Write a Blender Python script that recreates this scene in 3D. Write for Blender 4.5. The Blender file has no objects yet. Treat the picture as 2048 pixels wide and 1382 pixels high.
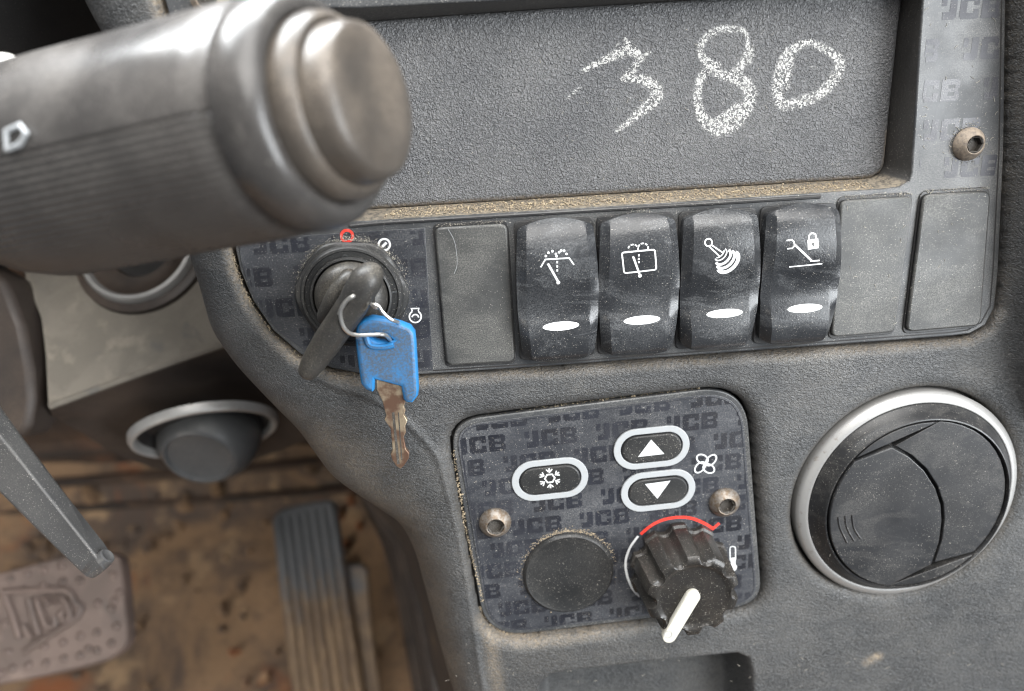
import bpy, bmesh, math, random
import numpy as np
from mathutils import Matrix, Vector
random.seed(7); np.random.seed(7)
R = math.radians
scene = bpy.context.scene
col = scene.collection

# ------------------------------------------------------------------ camera
F, CX, CY, DIST = 1480.0, 1024.0, 691.0, 0.217
_h = np.array([22916, -1582, 1480.0]); _v = np.array([238, 4509, 1480.0])
cu = _h / np.linalg.norm(_h); cw = _v - cu * (_v @ cu); cw /= np.linalg.norm(cw); cn = -np.cross(cu, cw)
ALPHA = R(30)                                  # the dash face leans back: its normal rises 30 degrees
eu = np.array([1.0, 0, 0]); ev = np.array([0, math.sin(ALPHA), math.cos(ALPHA)]); en = np.array([0, -math.cos(ALPHA), math.sin(ALPHA)])
ORIG = np.array([0, 0, 0.80])                  # a point of the dash face, 0.8 m above the cab floor's datum
def c2w(p): return eu * (p @ cu) - ev * (p @ cw) + en * (p @ cn)
CAM = ORIG - c2w(np.array([0, 0, DIST]))
ax, ay, az = c2w(np.array([1.0, 0, 0])), c2w(np.array([0, 1.0, 0])), c2w(np.array([0, 0, 1.0]))
DASH = Matrix(((eu[0], ev[0], en[0], ORIG[0]), (eu[1], ev[1], en[1], ORIG[1]), (eu[2], ev[2], en[2], ORIG[2]), (0, 0, 0, 1)))
WORLD = Matrix.Identity(4)
cam = bpy.data.cameras.new("camera"); cam_o = bpy.data.objects.new("camera", cam); col.objects.link(cam_o)
cam.sensor_width = 36; cam.lens = 36 * F / 2048; cam.clip_start = 0.005; cam.clip_end = 50
cam_o.matrix_world = Matrix(((ax[0], -ay[0], -az[0], CAM[0]), (ax[1], -ay[1], -az[1], CAM[1]), (ax[2], -ay[2], -az[2], CAM[2]), (0, 0, 0, 1)))
cam.dof.use_dof = True; cam.dof.focus_distance = 0.214; cam.dof.aperture_fstop = cam.lens / 3.5
scene.camera = cam_o

# ------------------------------------------------------------------ light: daylight through the cab's glass
world = bpy.data.worlds.new("World"); scene.world = world; world.use_nodes = True
bg = world.node_tree.nodes["Background"]; bg.inputs[0].default_value = (0.80, 0.88, 1.0, 1); bg.inputs[1].default_value = 0.16
def area(name, loc, target, sx, sy, power, colour):
    l = bpy.data.lights.new(name, 'AREA'); l.shape = 'RECTANGLE'; l.size = sx; l.size_y = sy; l.energy = power; l.color = colour
    o = bpy.data.objects.new(name, l); col.objects.link(o); o.location = loc
    o.rotation_euler = (Vector(target) - Vector(loc)).to_track_quat('-Z', 'Y').to_euler(); return o
area("roof_window_light", (0.15, -0.25, 1.95), (0.0, -0.05, 0.75), 1.0, 0.9, 24, (1.0, 0.98, 0.95))
area("door_window_light", (1.05, -0.75, 1.30), (0.05, 0.0, 0.78), 0.8, 0.9, 34, (0.93, 0.97, 1.0))
area("windscreen_light", (-0.30, 0.75, 1.70), (-0.1, -0.05, 0.8), 1.3, 0.7, 82, (0.95, 0.98, 1.0))
sun_patch = area("door_opening_light", (-0.95, -1.05, 1.15), (-0.32, 0.0, 0.33), 0.5, 0.5, 0.85, (1.0, 0.93, 0.82)); sun_patch.data.spread = R(46)
vs = scene.view_settings; vs.view_transform = 'Standard'; vs.look = 'None'; vs.gamma = 1; vs.exposure = 0.14; vs.use_curve_mapping = False
scene.cycles.max_bounces = 6; scene.cycles.filter_width = 1.05

# ------------------------------------------------------------------ pixel helpers (2048 x 1382 photograph)
def ray(x, y): return np.array([(x - CX) / F, (y - CY) / F, 1.0])
def L(x, y, h=0.0):                            # pixel -> dash-local point on the plane h metres above the dash face
    r = ray(x, y); o = np.array([0, 0, DIST]); t = (o @ cn + h) / (r @ cn); p = r * t - o
    return np.array([p @ cu, -(p @ cw), h])
def LS(pts, h=0.0): return [tuple(L(x, y, h)) for x, y in pts]
def Z(x, y, z): return CAM + z * ((x - CX) / F * ax + (y - CY) / F * ay + az)     # pixel + distance from the lens -> world
def onplane(x, y, p0, n):
    d = (x - CX) / F * ax + (y - CY) / F * ay + az
    return CAM + d * (np.dot(np.array(p0) - CAM, n) / np.dot(d, n))
def reg(x0, y0, s): return lambda X, Y: (x0 + X / s, y0 + Y / s)
def catmull(pts, n=6, closed=False):
    P = [np.array(p, float) for p in pts]; N = len(P); out = []
    for i in range(N if closed else N - 1):
        g = (lambda k: P[k % N]) if closed else (lambda k: P[min(max(k, 0), N - 1)])
        a, b, c, d = g(i - 1), g(i), g(i + 1), g(i + 2)
        for k in range(n):
            t = k / n
            out.append(0.5 * ((2 * b) + (-a + c) * t + (2 * a - 5 * b + 4 * c - d) * t * t + (-a + 3 * b - 3 * c + d) * t ** 3))
    if not closed: out.append(P[-1])
    return out
def round_poly(pts, r, n=6):                    # polygon with rounded corners
    out = []; N = len(pts)
    for i in range(N):
        p = np.array(pts[i][:2], float); a = np.array(pts[i - 1][:2], float) - p; b = np.array(pts[(i + 1) % N][:2], float) - p
        rr = r[i] if isinstance(r, (list, tuple)) else r
        la, lb = np.linalg.norm(a), np.linalg.norm(b); k = min(rr, la * .45, lb * .45)
        A, B = p + a / la * k, p + b / lb * k
        for j in range(n + 1):
            t = j / n; out.append(A * (1 - t) ** 2 + 2 * p * t * (1 - t) + B * t * t)
    return out
def sdf(P, poly):                              # signed distance of 2-D points to a polygon, negative inside
    poly = np.array([q[:2] for q in poly]); d = np.full(len(P), 1e9); ins = np.zeros(len(P), bool); near = np.zeros((len(P), 2))
    for i in range(len(poly)):
        a, b = poly[i - 1], poly[i]; e = b - a; w = P - a
        t = np.clip((w @ e) / max(e @ e, 1e-18), 0, 1); q = a + t[:, None] * e; dd = np.hypot(*(P - q).T)
        m = dd < d; d[m] = dd[m]; near[m] = q[m]
        c = (a[1] > P[:, 1]) != (b[1] > P[:, 1])
        ins ^= c & (P[:, 0] < (b[0] - a[0]) * (P[:, 1] - a[1]) / (b[1] - a[1] + 1e-18) + a[0])
    return np.where(ins, -d, d), near
def pldist(P, line):                           # distance to an open polyline
    line = np.array([q[:2] for q in line]); d = np.full(len(P), 1e9); near = np.zeros((len(P), 2)); par = np.zeros(len(P))
    for i in range(len(line) - 1):
        a, e = line[i], line[i + 1] - line[i]; t = np.clip(((P - a) @ e) / max(e @ e, 1e-18), 0, 1); q = a + t[:, None] * e
        dd = np.hypot(*(P - q).T); m = dd < d; d[m] = dd[m]; near[m] = q[m]; par[m] = i + t[m]
    return d, near, par / (len(line) - 1)
def sstep(a, b, x): t = np.clip((x - a) / (b - a), 0, 1); return t * t * (3 - 2 * t)

# ------------------------------------------------------------------ materials
class NT:
    def __init__(s, name):
        s.m = bpy.data.materials.new(name); s.m.use_nodes = True; s.t = s.m.node_tree; s.b = s.t.nodes["Principled BSDF"]
        s.raw = s.n('ShaderNodeTexCoord').outputs['Object']; oi = s.n('ShaderNodeObjectInfo'); va = s.n('ShaderNodeVectorMath', operation='ADD'); vm = s.n('ShaderNodeVectorMath', operation='SCALE')
        vm.inputs[0].default_value = (1.7, 2.3, .9); s.link(oi.outputs['Random'], vm.inputs['Scale']); s.link(s.raw, va.inputs[0]); s.link(vm.outputs[0], va.inputs[1]); s.co = va.outputs[0]
    def n(s, ty, **kw):
        x = s.t.nodes.new(ty)
        for k, v in kw.items(): setattr(x, k, v)
        return x
    def link(s, a, b): s.t.links.new(a, b)
    def noise(s, scale, detail=2, rough=.5, dist=0.0, co=None):
        x = s.n('ShaderNodeTexNoise'); x.inputs['Scale'].default_value = scale; x.inputs['Detail'].default_value = detail
        x.inputs['Roughness'].default_value = rough; x.inputs['Distortion'].default_value = dist; s.link(co or s.co, x.inputs['Vector']); return x.outputs['Fac']
    def ramp(s, f, a, b, lo=0.0, hi=1.0):
        x = s.n('ShaderNodeMapRange', interpolation_type='SMOOTHSTEP'); s.link(f, x.inputs[0])
        for i, v in zip((1, 2, 3, 4), (a, b, lo, hi)): x.inputs[i].default_value = v
        return x.outputs[0]
    def math(s, op, a, b=0.0, clamp=False):
        x = s.n('ShaderNodeMath', operation=op, use_clamp=clamp)
        for i, v in ((0, a), (1, b)):
            if isinstance(v, (int, float)): x.inputs[i].default_value = v
            else: s.link(v, x.inputs[i])
        return x.outputs[0]
    def mix(s, f, a, b):
        x = s.n('ShaderNodeMix', data_type='RGBA')
        if isinstance(f, (int, float)): x.inputs[0].default_value = f
        else: s.link(f, x.inputs[0])
        for i, v in ((6, a), (7, b)):
            if isinstance(v, (tuple, list)): x.inputs[i].default_value = (*v[:3], 1)
            else: s.link(v, x.inputs[i])
        return x.outputs[2]
    def attr(s, name): x = s.n('ShaderNodeAttribute'); x.attribute_name = name; return x.outputs['Fac']
    def up(s): g = s.n('ShaderNodeNewGeometry'); x = s.n('ShaderNodeSeparateXYZ'); s.link(g.outputs['Normal'], x.inputs[0]); return x.outputs[2]
    def bump(s, h, strength, dist, prev=None):
        x = s.n('ShaderNodeBump'); x.inputs['Strength'].default_value = strength; x.inputs['Distance'].default_value = dist; s.link(h, x.inputs['Height'])
        if prev is not None: s.link(prev, x.inputs['Normal'])
        return x.outputs[0]
    def done(s, colour, rough, normal=None, metal=0.0, spec=.5):
        for k, v in (('Base Color', colour), ('Roughness', rough), ('Metallic', metal), ('Specular IOR Level', spec)):
            if isinstance(v, (int, float)): s.b.inputs[k].default_value = v
            elif isinstance(v, tuple): s.b.inputs[k].default_value = (*v[:3], 1)
            else: s.link(v, s.b.inputs[k])
        if normal is not None: s.link(normal, s.b.inputs['Normal'])
        return s.m
DUST = (0.31, 0.245, 0.17); GREYDUST = (0.33, 0.31, 0.28)
def dusty(t, base, amount, speck=.5, tint=GREYDUST, fine=2600, smear=0.0):
    """film of dust broken by large noise, plus single light specks; thicker where a face looks up"""
    film = t.math('MULTIPLY', t.ramp(t.noise(45, 4, .6), .30, .75), amount)
    film = t.math('MULTIPLY', film, t.ramp(t.up(), -.2, .95, .35, 1.25))
    if smear:
        mp = t.n('ShaderNodeMapping'); mp.inputs['Rotation'].default_value = (0, 0, .6); mp.inputs['Scale'].default_value = (1.0, 2.6, 1.0); t.link(t.co, mp.inputs['Vector'])
        sm = t.ramp(t.noise(38, 5, .65, 1.6, mp.outputs[0]), .50, .58); film = t.math('ADD', film, t.math('MULTIPLY', sm, smear))
    grain = t.ramp(t.noise(fine, 2, .75), .36, .66, .25, 1.75)
    film = t.math('MULTIPLY', film, grain, clamp=True)
    c = t.mix(film, base, tint)
    sp = t.math('MULTIPLY', t.ramp(t.noise(2900, 1, .5), .685, .735), t.ramp(t.noise(55, 2), .30, .62, .15, 1.0))
    return t.mix(t.math('MULTIPLY', sp, speck), c, (.62, .58, .52)), film
def m_plastic(name, base, rough, amount=.12, grain=None, gx=1.0, gs=.35, gd=.00012, dustattr=False, tint=GREYDUST, speck=.5, var=.25, relief_tone=.0, smear=.0):
    t = NT(name)
    b = t.mix(t.ramp(t.noise(18, 3), .3, .7), tuple(c * (1 - var) for c in base), tuple(c * (1 + var) for c in base))
    c, film = dusty(t, b, amount, speck, tint, smear=smear)
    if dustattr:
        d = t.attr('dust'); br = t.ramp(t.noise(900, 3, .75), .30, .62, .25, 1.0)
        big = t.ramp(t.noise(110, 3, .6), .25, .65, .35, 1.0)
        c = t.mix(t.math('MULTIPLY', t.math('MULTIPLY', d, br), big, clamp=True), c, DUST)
    nrm = None
    if grain:
        mp = t.n('ShaderNodeMapping'); mp.inputs['Scale'].default_value = (1 / gx, gx, 1); t.link(t.co, mp.inputs['Vector']); gn = t.noise(grain, 1.5, .6, .9, mp.outputs[0]); nrm = t.bump(gn, gs, gd)
        c = t.mix(t.ramp(gn, .40, .66, 0, relief_tone), c, tuple(min(1, x * 2.6 + .01) for x in base))  # relief contrast painted in: grain peaks take a lighter colour
    else: nrm = t.bump(t.noise(3800, 2, .6), .12, .00006)
    return t.done(c, t.ramp(t.noise(60, 3), .3, .7, rough - .06, rough + .10), nrm, spec=.45)
M = {}
M['mould'] = m_plastic('moulded_grain_plastic', (.033, .034, .035), .46, .14, 1300, 1.2, 1.0, .0005, True, speck=.3, relief_tone=.48, smear=.04)
M['fascia'] = m_plastic('fascia_plastic', (.036, .038, .041), .34, .24, tint=(.34, .33, .31), speck=.6)
M['overlay'] = m_plastic('printed_overlay', (.031, .033, .039), .33, .15, tint=(.30, .30, .30), speck=.55, smear=.05)
M['blank'] = m_plastic('blank_plastic', (.036, .037, .037), .42, .20, 2300, 1.0, .25, .00006, tint=(.33, .32, .29), speck=.5, smear=.05)
M['rocker'] = m_plastic('rocker_gloss_plastic', (.015, .016, .018), .22, .10, 1700, 1.0, .5, .00009, tint=(.36, .37, .38), speck=.45, relief_tone=.12, smear=.07)
M['black'] = m_plastic('black_plastic', (.020, .020, .021), .38, .07, speck=.5)
M['cap'] = m_plastic('black_cap_plastic', (.016, .0165, .017), .42, .09, speck=.6)
M['knob'] = m_plastic('knob_plastic', (.012, .0115, .011), .34, .08, tint=(.30, .25, .20), speck=.7)
M['vent'] = m_plastic('vent_plastic', (.013, .0135, .015), .38, .06, speck=.5, smear=.04)
M['dark'] = m_plastic('dark_underside_plastic', (.012, .011, .011), .6, .05, speck=.1)
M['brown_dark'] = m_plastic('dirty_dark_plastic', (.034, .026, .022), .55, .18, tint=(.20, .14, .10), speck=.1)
M['handle'] = m_plastic('lever_grip_plastic', (.042, .039, .037), .28, .15, tint=(.38, .35, .32), speck=.3, var=.12)
M['button_tan'] = m_plastic('worn_button_plastic', (.050, .043, .037), .36, .36, tint=(.33, .27, .21), speck=.2)
M['arm'] = m_plastic('painted_arm', (.055, .055, .056), .40, .10, 2600, 1.0, .2, .0001, speck=1.0)
def m_white(name, c, rough=.45, dirt=.35):
    t = NT(name); d = t.ramp(t.noise(900, 4, .7), .50, .78); return t.done(t.mix(t.math('MULTIPLY', d, dirt), c, (.34, .32, .29)), rough, spec=.4)
M['white'] = m_white('white_print', (.62, .63, .63)); M['red'] = m_white('red_print', (.70, .045, .03), .4, .2)
M['pointer'] = m_white('cream_pointer_plastic', (.56, .54, .47), .4, .3); M['grey_print'] = m_white('pale_surround', (.36, .375, .385), .42, .65)
t = NT('faded_dark_print')
fade = t.ramp(t.noise(42, 3, .6), .36, .62, .10, .68); cc, _ = dusty(t, t.mix(fade, (.026, .028, .036), (.005, .0055, .009)), .06, .4)
M['print'] = t.done(cc, .30); M['faint'] = m_plastic('faint_print', (.031, .031, .039), .37, .21, tint=(.34, .33, .33), speck=.6)
t = NT('silver_paint')
w = t.ramp(t.noise(420, 4, .7), .56, .74)
M['silver'] = t.done(t.mix(t.math('MULTIPLY', w, .7), (.37, .365, .355), (.22, .19, .16)), .44, t.bump(t.noise(2500, 2), .15, .00006), metal=.45)
t = NT('dirty_bolt_steel')
w = t.ramp(t.noise(700, 4, .7), .40, .62); M['bolt'] = t.done(t.mix(w, (.24, .215, .19), (.16, .12, .085)), .46, t.bump(t.noise(1500, 3), .4, .0002), metal=.55)
t = NT('dusty_bolt_steel')
w = t.ramp(t.noise(900, 4, .7), .30, .60); M['bolt_dusty'] = t.done(t.mix(w, (.15, .125, .105), (.27, .22, .17)), .7, t.bump(t.noise(1300, 3), .5, .0003), metal=.1)
M['socket'] = m_plastic('bolt_socket', (.03, .025, .02), .7, .2)
t = NT('spring_wire'); M['wire'] = t.done((.66, .64, .60), .28, metal=.9)
t = NT('worn_blue_plastic')
w = t.ramp(t.noise(95, 5, .65), .42, .60); sp = t.ramp(t.noise(1300, 3, .7), .40, .62)
f = t.math('MULTIPLY', w, t.math('ADD', t.math('MULTIPLY', sp, .75), .15), clamp=True)
gm = t.n('ShaderNodeNewGeometry'); vd = t.n('ShaderNodeVectorMath', operation='DOT_PRODUCT'); t.link(gm.outputs['True Normal'], vd.inputs[0]); vd.inputs[1].default_value = tuple(en)
flat = t.ramp(vd.outputs['Value'], .90, .99, .18, 1.0); w = t.ramp(t.noise(130, 5, .7), .30, .56, .28, 1.0); sp = t.ramp(t.noise(1500, 3, .75), .34, .60, .5, 1.0)
M['blue'] = t.done(t.mix(t.math('MULTIPLY', t.math('MULTIPLY', w, sp), flat, clamp=True), (.012, .185, .46), (.070, .085, .105)), .45, t.bump(t.noise(1500, 3), .3, .0002))
t = NT('worn_key_metal')
w = t.ramp(t.noise(170, 4, .6), .38, .60); M['keymetal'] = t.done(t.mix(w, (.45, .36, .25), (.19, .11, .075)), .40, t.bump(t.noise(1600, 2), .2, .0001), metal=.7)
t = NT('smooth_black_rubber')
cc, _ = dusty(t, (.022, .021, .020), .22, .3, (.32, .28, .22)); M['rubber'] = t.done(cc, t.ramp(t.noise(150, 3), .3, .7, .32, .58), t.bump(t.noise(260, 3), .25, .0006))
t = NT('milky_plug'); M['plug'] = t.done((.30, .30, .29), .15, t.bump(t.noise(500, 2), .3, .0004))
# tray mat: worm-like grain, chalk caught on its ridges
t = NT('tray_grain_plastic')
g = t.noise(1450, 1.0, .5, 1.0)
cc, _ = dusty(t, (.062, .063, .066), .16, .35, (.34, .33, .31))
ch = t.attr('chalk'); ridge = t.ramp(t.math('ADD', g, t.math('MULTIPLY', ch, .085)), .555, .605)
haze_ = t.math('MULTIPLY', t.math('MULTIPLY', ch, .16), t.ramp(t.noise(300, 3), .35, .65)); ck = t.math('MULTIPLY', ridge, t.ramp(ch, .05, .9, 0, .85), clamp=True)
d = t.attr('dust'); br = t.ramp(t.noise(900, 3, .75), .32, .62, .2, 1.0)
cc = t.mix(haze_, cc, (.56, .55, .53)); cc = t.mix(t.math('MULTIPLY', d, br, clamp=True), cc, DUST)
cc = t.mix(t.ramp(g, .38, .62, 0, .45), cc, (.14, .14, .145)); M['tray'] = t.done(t.mix(ck, cc, (.50, .495, .475)), .44, t.bump(g, 1.0, .0007), spec=.5)  # grain ridges lightened in colour to strengthen their relief contrast
# tray walls: dust lies where the wall looks up
t = NT('tray_wall_plastic')
f = t.ramp(t.up(), .62, .92); br = t.ramp(t.noise(800, 4, .75), .36, .60, .15, 1.0)
cc, _ = dusty(t, (.040, .038, .036), .14, .4)
M['wall'] = t.done(t.mix(t.math('MULTIPLY', f, br), cc, (.275, .235, .18)), .5, t.bump(t.noise(900, 4, .8), .6, .0006))
def m_dirt(name, cols, sc, rough=.8, fine=.75, bumpd=.004):
    t = NT(name); n1 = t.noise(sc, 6, .62, .4); n2 = t.noise(sc * 2.3, 5, .6); n3 = t.noise(sc * .8, 4, .55, .8)
    c = t.mix(t.ramp(n1, .42, .60), cols[0], cols[1]); c = t.mix(t.ramp(n2, .55, .72), c, cols[2]); c = t.mix(t.ramp(n3, .58, .68), c, cols[3])
    n4 = t.noise(sc * 9, 8, .72, .6); c = t.mix(t.ramp(n4, .50, .74, 0, fine), c, cols[1]); c = t.mix(t.ramp(t.noise(sc * 14, 6, .7), .60, .78, 0, fine * .9), c, cols[2])
    return t.done(c, rough, t.bump(n2, .5, bumpd, t.bump(t.noise(sc * 22, 3), .4, .0008)))
M['floor'] = m_dirt('muddy_rusted_floor', ((.22, .138, .078), (.078, .056, .044), (.32, .215, .125), (.21, .075, .028)), 11)
M['bulk'] = m_dirt('dirty_bulkhead', ((.060, .038, .026), (.030, .022, .018), (.13, .075, .045), (.10, .05, .03)), 12)
M['side'] = m_dirt('dirty_side_panel', ((.055, .042, .034), (.030, .024, .021), (.17, .115, .065), (.035, .035, .04)), 14)
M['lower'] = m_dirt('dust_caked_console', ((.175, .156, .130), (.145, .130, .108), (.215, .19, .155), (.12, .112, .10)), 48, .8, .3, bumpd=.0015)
M['pedal'] = m_dirt('mud_stained_rubber', ((.130, .094, .080), (.095, .070, .060), (.17, .125, .105), (.075, .058, .052)), 24, .55, .22, bumpd=.0008)
t = NT('half_muddy_pedal')
sx = t.n('ShaderNodeSeparateXYZ'); t.link(t.raw, sx.inputs[0])
lim = t.math('ADD', t.math('MULTIPLY', t.noise(70, 6, .65), .09), sx.outputs[1])
mud = t.ramp(lim, .026, .062, 1, 0)
mc = t.mix(t.ramp(t.noise(40, 5), .35, .65), (.20, .135, .078), (.105, .070, .044))
M['accel'] = t.done(t.mix(mud, (.085, .09, .098), mc), .6, t.bump(t.noise(120, 4), .4, .001))
t = NT('pale_dust_grit'); M['grit_pale'] = t.done(t.mix(t.ramp(t.noise(700, 2), .35, .65), (.42, .39, .33), (.30, .28, .24)), .9)
t = NT('dust_grit'); M['grit'] = t.done(t.mix(t.ramp(t.noise(700, 2), .35, .65), (.42, .34, .23), (.27, .22, .16)), .9)

# ------------------------------------------------------------------ mesh helpers
FR = {}                                        # object -> the frame its mesh lives in
def setp(o, label=None, cat=None, group=None, kind=None):
    for k, v in (('label', label), ('category', cat), ('group', group), ('kind', kind)):
        if v: o[k] = v
    return o
def thing(name, label, cat, origin, frame=DASH, group=None):
    o = bpy.data.objects.new(name, None); col.objects.link(o); o.empty_display_size = .01
    o.matrix_world = frame @ Matrix.Translation(Vector(origin)); FR[o] = frame @ Matrix.Translation(Vector(origin))
    return setp(o, label, cat, group)
def mesh(name, verts, faces, mat, parent=None, frame=DASH, origin=(0, 0, 0), smooth=40, attrs=None, bevel=None, kind=None, subsurf=0):
    T = FR[parent] if parent is not None else frame @ Matrix.Translation(Vector(origin))
    X = np.array(T.inverted() @ frame); V = np.array(verts, float); V = V @ X[:3, :3].T + X[:3, 3]
    me = bpy.data.meshes.new(name); me.from_pydata(V.tolist(), [], [list(f) for f in faces]); me.materials.append(M[mat] if isinstance(mat, str) else mat)
    bm = bmesh.new(); bm.from_mesh(me); bmesh.ops.recalc_face_normals(bm, faces=bm.faces) if attrs is None else None; bm.to_mesh(me); bm.free()
    if attrs:
        for k, v in attrs.items(): me.attributes.new(k, 'FLOAT', 'POINT').data.foreach_set('value', np.asarray(v, np.float32))
    if smooth:
        me.polygons.foreach_set('use_smooth', [True] * len(me.polygons)); me.set_sharp_from_angle(angle=R(smooth))
    o = bpy.data.objects.new(name, me); col.objects.link(o); FR[o] = T
    if parent is not None: o.parent = parent
    else: o.matrix_world = T
    if bevel:
        b = o.modifiers.new('bevel', 'BEVEL'); b.width = bevel; b.segments = 2; b.limit_method = 'ANGLE'; b.angle_limit = R(35)
    if subsurf: s = o.modifiers.new('smooth', 'SUBSURF'); s.levels = s.render_levels = subsurf
    if kind: o['kind'] = kind
    return o
class G:                                       # gathers geometry for one mesh
    def __init__(s): s.v = []; s.f = []
    def add(s, vs, fs): k = len(s.v); s.v += [tuple(map(float, p)) for p in vs]; s.f += [tuple(i + k for i in f) for f in fs]; return s
    def poly(s, pts): return s.add(pts, [tuple(range(len(pts)))])
    def prism(s, pts, d):                      # outline (3-D) pushed by vector d
        n = len(pts); P = [np.array(p, float) for p in pts]; Q = [p + np.array(d) for p in P]
        return s.add(P + Q, [tuple(range(n))[::-1], tuple(range(n, 2 * n))] + [(i, (i + 1) % n, n + (i + 1) % n, n + i) for i in range(n)])
    def lathe(s, prof, c, x, y, z, n=48, rfun=None, cap0=False, cap1=True):
        c, x, y, z = map(np.array, (c, x, y, z)); V = []; Fa = []
        for r, h in prof:
            for k in range(n):
                a = 2 * math.pi * k / n; rr = r if rfun is None else rfun(r, h, a); V.append(c + z * h + (x * math.cos(a) + y * math.sin(a)) * rr)
        for i in range(len(prof) - 1):
            for k in range(n): Fa.append((i * n + k, i * n + (k + 1) % n, (i + 1) * n + (k + 1) % n, (i + 1) * n + k))
        if cap0: Fa.append(tuple(range(n))[::-1])
        if cap1: Fa.append(tuple(range((len(prof) - 1) * n, len(prof) * n)))
        return s.add(V, Fa)
    def tube(s, pts, rad, n=10, caps=True, sq=None):
        P = [np.array(p, float) for p in pts]; V = []; Fa = []; ref = None
        for i, p in enumerate(P):
            d = P[min(i + 1, len(P) - 1)] - P[max(i - 1, 0)]; d /= np.linalg.norm(d) + 1e-12
            if ref is None: ref = np.cross(d, [0.3, 0.2, 1.0]); ref /= np.linalg.norm(ref)
            a = ref - d * (ref @ d); a /= np.linalg.norm(a); b = np.cross(d, a); ref = a
            r = rad[i] if isinstance(rad, (list, tuple, np.ndarray)) else rad
            for k in range(n):
                q = 2 * math.pi * k / n; V.append(p + (a * math.cos(q) + b * math.sin(q) * (sq or 1)) * r)
        for i in range(len(P) - 1):
            for k in range(n): Fa.append((i * n + k, i * n + (k + 1) % n, (i + 1) * n + (k + 1) % n, (i + 1) * n + k))
        if caps: Fa += [tuple(range(n))[::-1], tuple(range((len(P) - 1) * n, len(P) * n))]
        return s.add(V, Fa)
    def stroke(s, pts, w, closed=False, surf=None, lift=.00005):   # flat ribbon; surf(u,v) gives the height it lies on
        P = [np.array(p[:2], float) for p in pts]; h0 = pts[0][2] if len(pts[0]) > 2 else 0
        D = []
        for i in range(len(P)):
            if i and np.linalg.norm(P[i] - P[i - 1]) < 1e-7: continue
            if i and surf is not None:
                k = int(np.linalg.norm(P[i] - P[i - 1]) / .0012)
                for j in range(1, k + 1): D.append(P[i - 1] + (P[i] - P[i - 1]) * j / (k + 1))
            D.append(P[i])
        if closed and np.linalg.norm(D[0] - D[-1]) < 1e-7: D.pop()
        elif closed and surf is not None:
            k = int(np.linalg.norm(D[0] - D[-1]) / .0012); e_ = D[-1]
            for j in range(1, k + 1): D.append(e_ + (D[0] - e_) * j / (k + 1))
        N = len(D); V = []
        for i in range(N):
            if closed: a, b = D[i] - D[i - 1], D[(i + 1) % N] - D[i]
            else: a = D[i] - D[i - 1] if i else D[1] - D[0]; b = D[i + 1] - D[i] if i < N - 1 else a
            a = a / np.linalg.norm(a); b = b / np.linalg.norm(b); t = a + b; t /= np.linalg.norm(t) + 1e-9; m = np.array([-t[1], t[0]])
            k = min(1 / max(abs(m @ np.array([-a[1], a[0]])), .4), 2)
            for sg in (1, -1):
                q = D[i] + m * sg * w / 2 * k; V.append((q[0], q[1], (surf(q[0], q[1]) if surf else h0) + lift))
        return s.add(V, [(2 * i, 2 * i + 1, 2 * ((i + 1) % N) + 1, 2 * ((i + 1) % N)) for i in range(N if closed else N - 1)])
    def disc(s, c, rx, ry=None, rot=0.0, surf=None, lift=.00005, n=28, rings=4):
        ry = ry or rx; V = [(c[0], c[1], (surf(c[0], c[1]) if surf else c[2]) + lift)]; Fa = []
        for j in range(1, rings + 1):
            for k in range(n):
                a = 2 * math.pi * k / n; x, y = rx * j / rings * math.cos(a), ry * j / rings * math.sin(a)
                u, v = c[0] + x * math.cos(rot) - y * math.sin(rot), c[1] + x * math.sin(rot) + y * math.cos(rot)
                V.append((u, v, (surf(u, v) if surf else c[2]) + lift))
        for k in range(n):
            Fa.append((0, 1 + k, 1 + (k + 1) % n))
            for j in range(rings - 1): a, b = 1 + j * n, 1 + (j + 1) * n; Fa.append((a + k, b + k, b + (k + 1) % n, a + (k + 1) % n))
        return s.add(V, Fa)
    def build(s, name, mat, parent=None, **kw): return mesh(name, s.v, s.f, mat, parent, **kw)
def plate(name, outer, holes, z0, z1, mat, parent, bev=.0004, **kw):   # solid plate in the dash plane, with holes and rounded edges
    cu_ = bpy.data.curves.new(name, 'CURVE'); cu_.dimensions = '2D'; cu_.fill_mode = 'BOTH'; cu_.bevel_depth = bev; cu_.bevel_resolution = 2; cu_.offset = -bev
    cu_.extrude = max((z1 - z0) / 2 - bev, 1e-5)
    for ring in [outer] + list(holes):
        sp = cu_.splines.new('POLY'); sp.points.add(len(ring) - 1); sp.use_cyclic_u = True
        for p, q in zip(sp.points, ring): p.co = (q[0], q[1], 0, 1)
    tmp = bpy.data.objects.new('tmp', cu_); col.objects.link(tmp)
    me = bpy.data.meshes.new_from_object(tmp.evaluated_get(bpy.context.evaluated_depsgraph_get()))
    V = np.zeros(len(me.vertices) * 3); me.vertices.foreach_get('co', V); V = V.reshape(-1, 3); V[:, 2] += (z0 + z1) / 2
    Fc = [tuple(p.vertices) for p in me.polygons]; bpy.data.objects.remove(tmp)
    return mesh(name, V, Fc, mat, parent, smooth=kw.pop('smooth', 30), **kw)
EX, EY, EZ = np.eye(3)
def ell(c, rx, ry, rot=0.0, n=48, a0=0, a1=360):
    out = []
    for k in range(n + 1):
        a = R(a0 + (a1 - a0) * k / n); x, y = rx * math.cos(a), ry * math.sin(a); out.append((c[0] + x * math.cos(rot) - y * math.sin(rot), c[1] + x * math.sin(rot) + y * math.cos(rot), c[2] if len(c) > 2 else 0))
    return out
PXM = 6.6e3                                    # pixels per metre on the dash face, near enough for line widths

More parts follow.
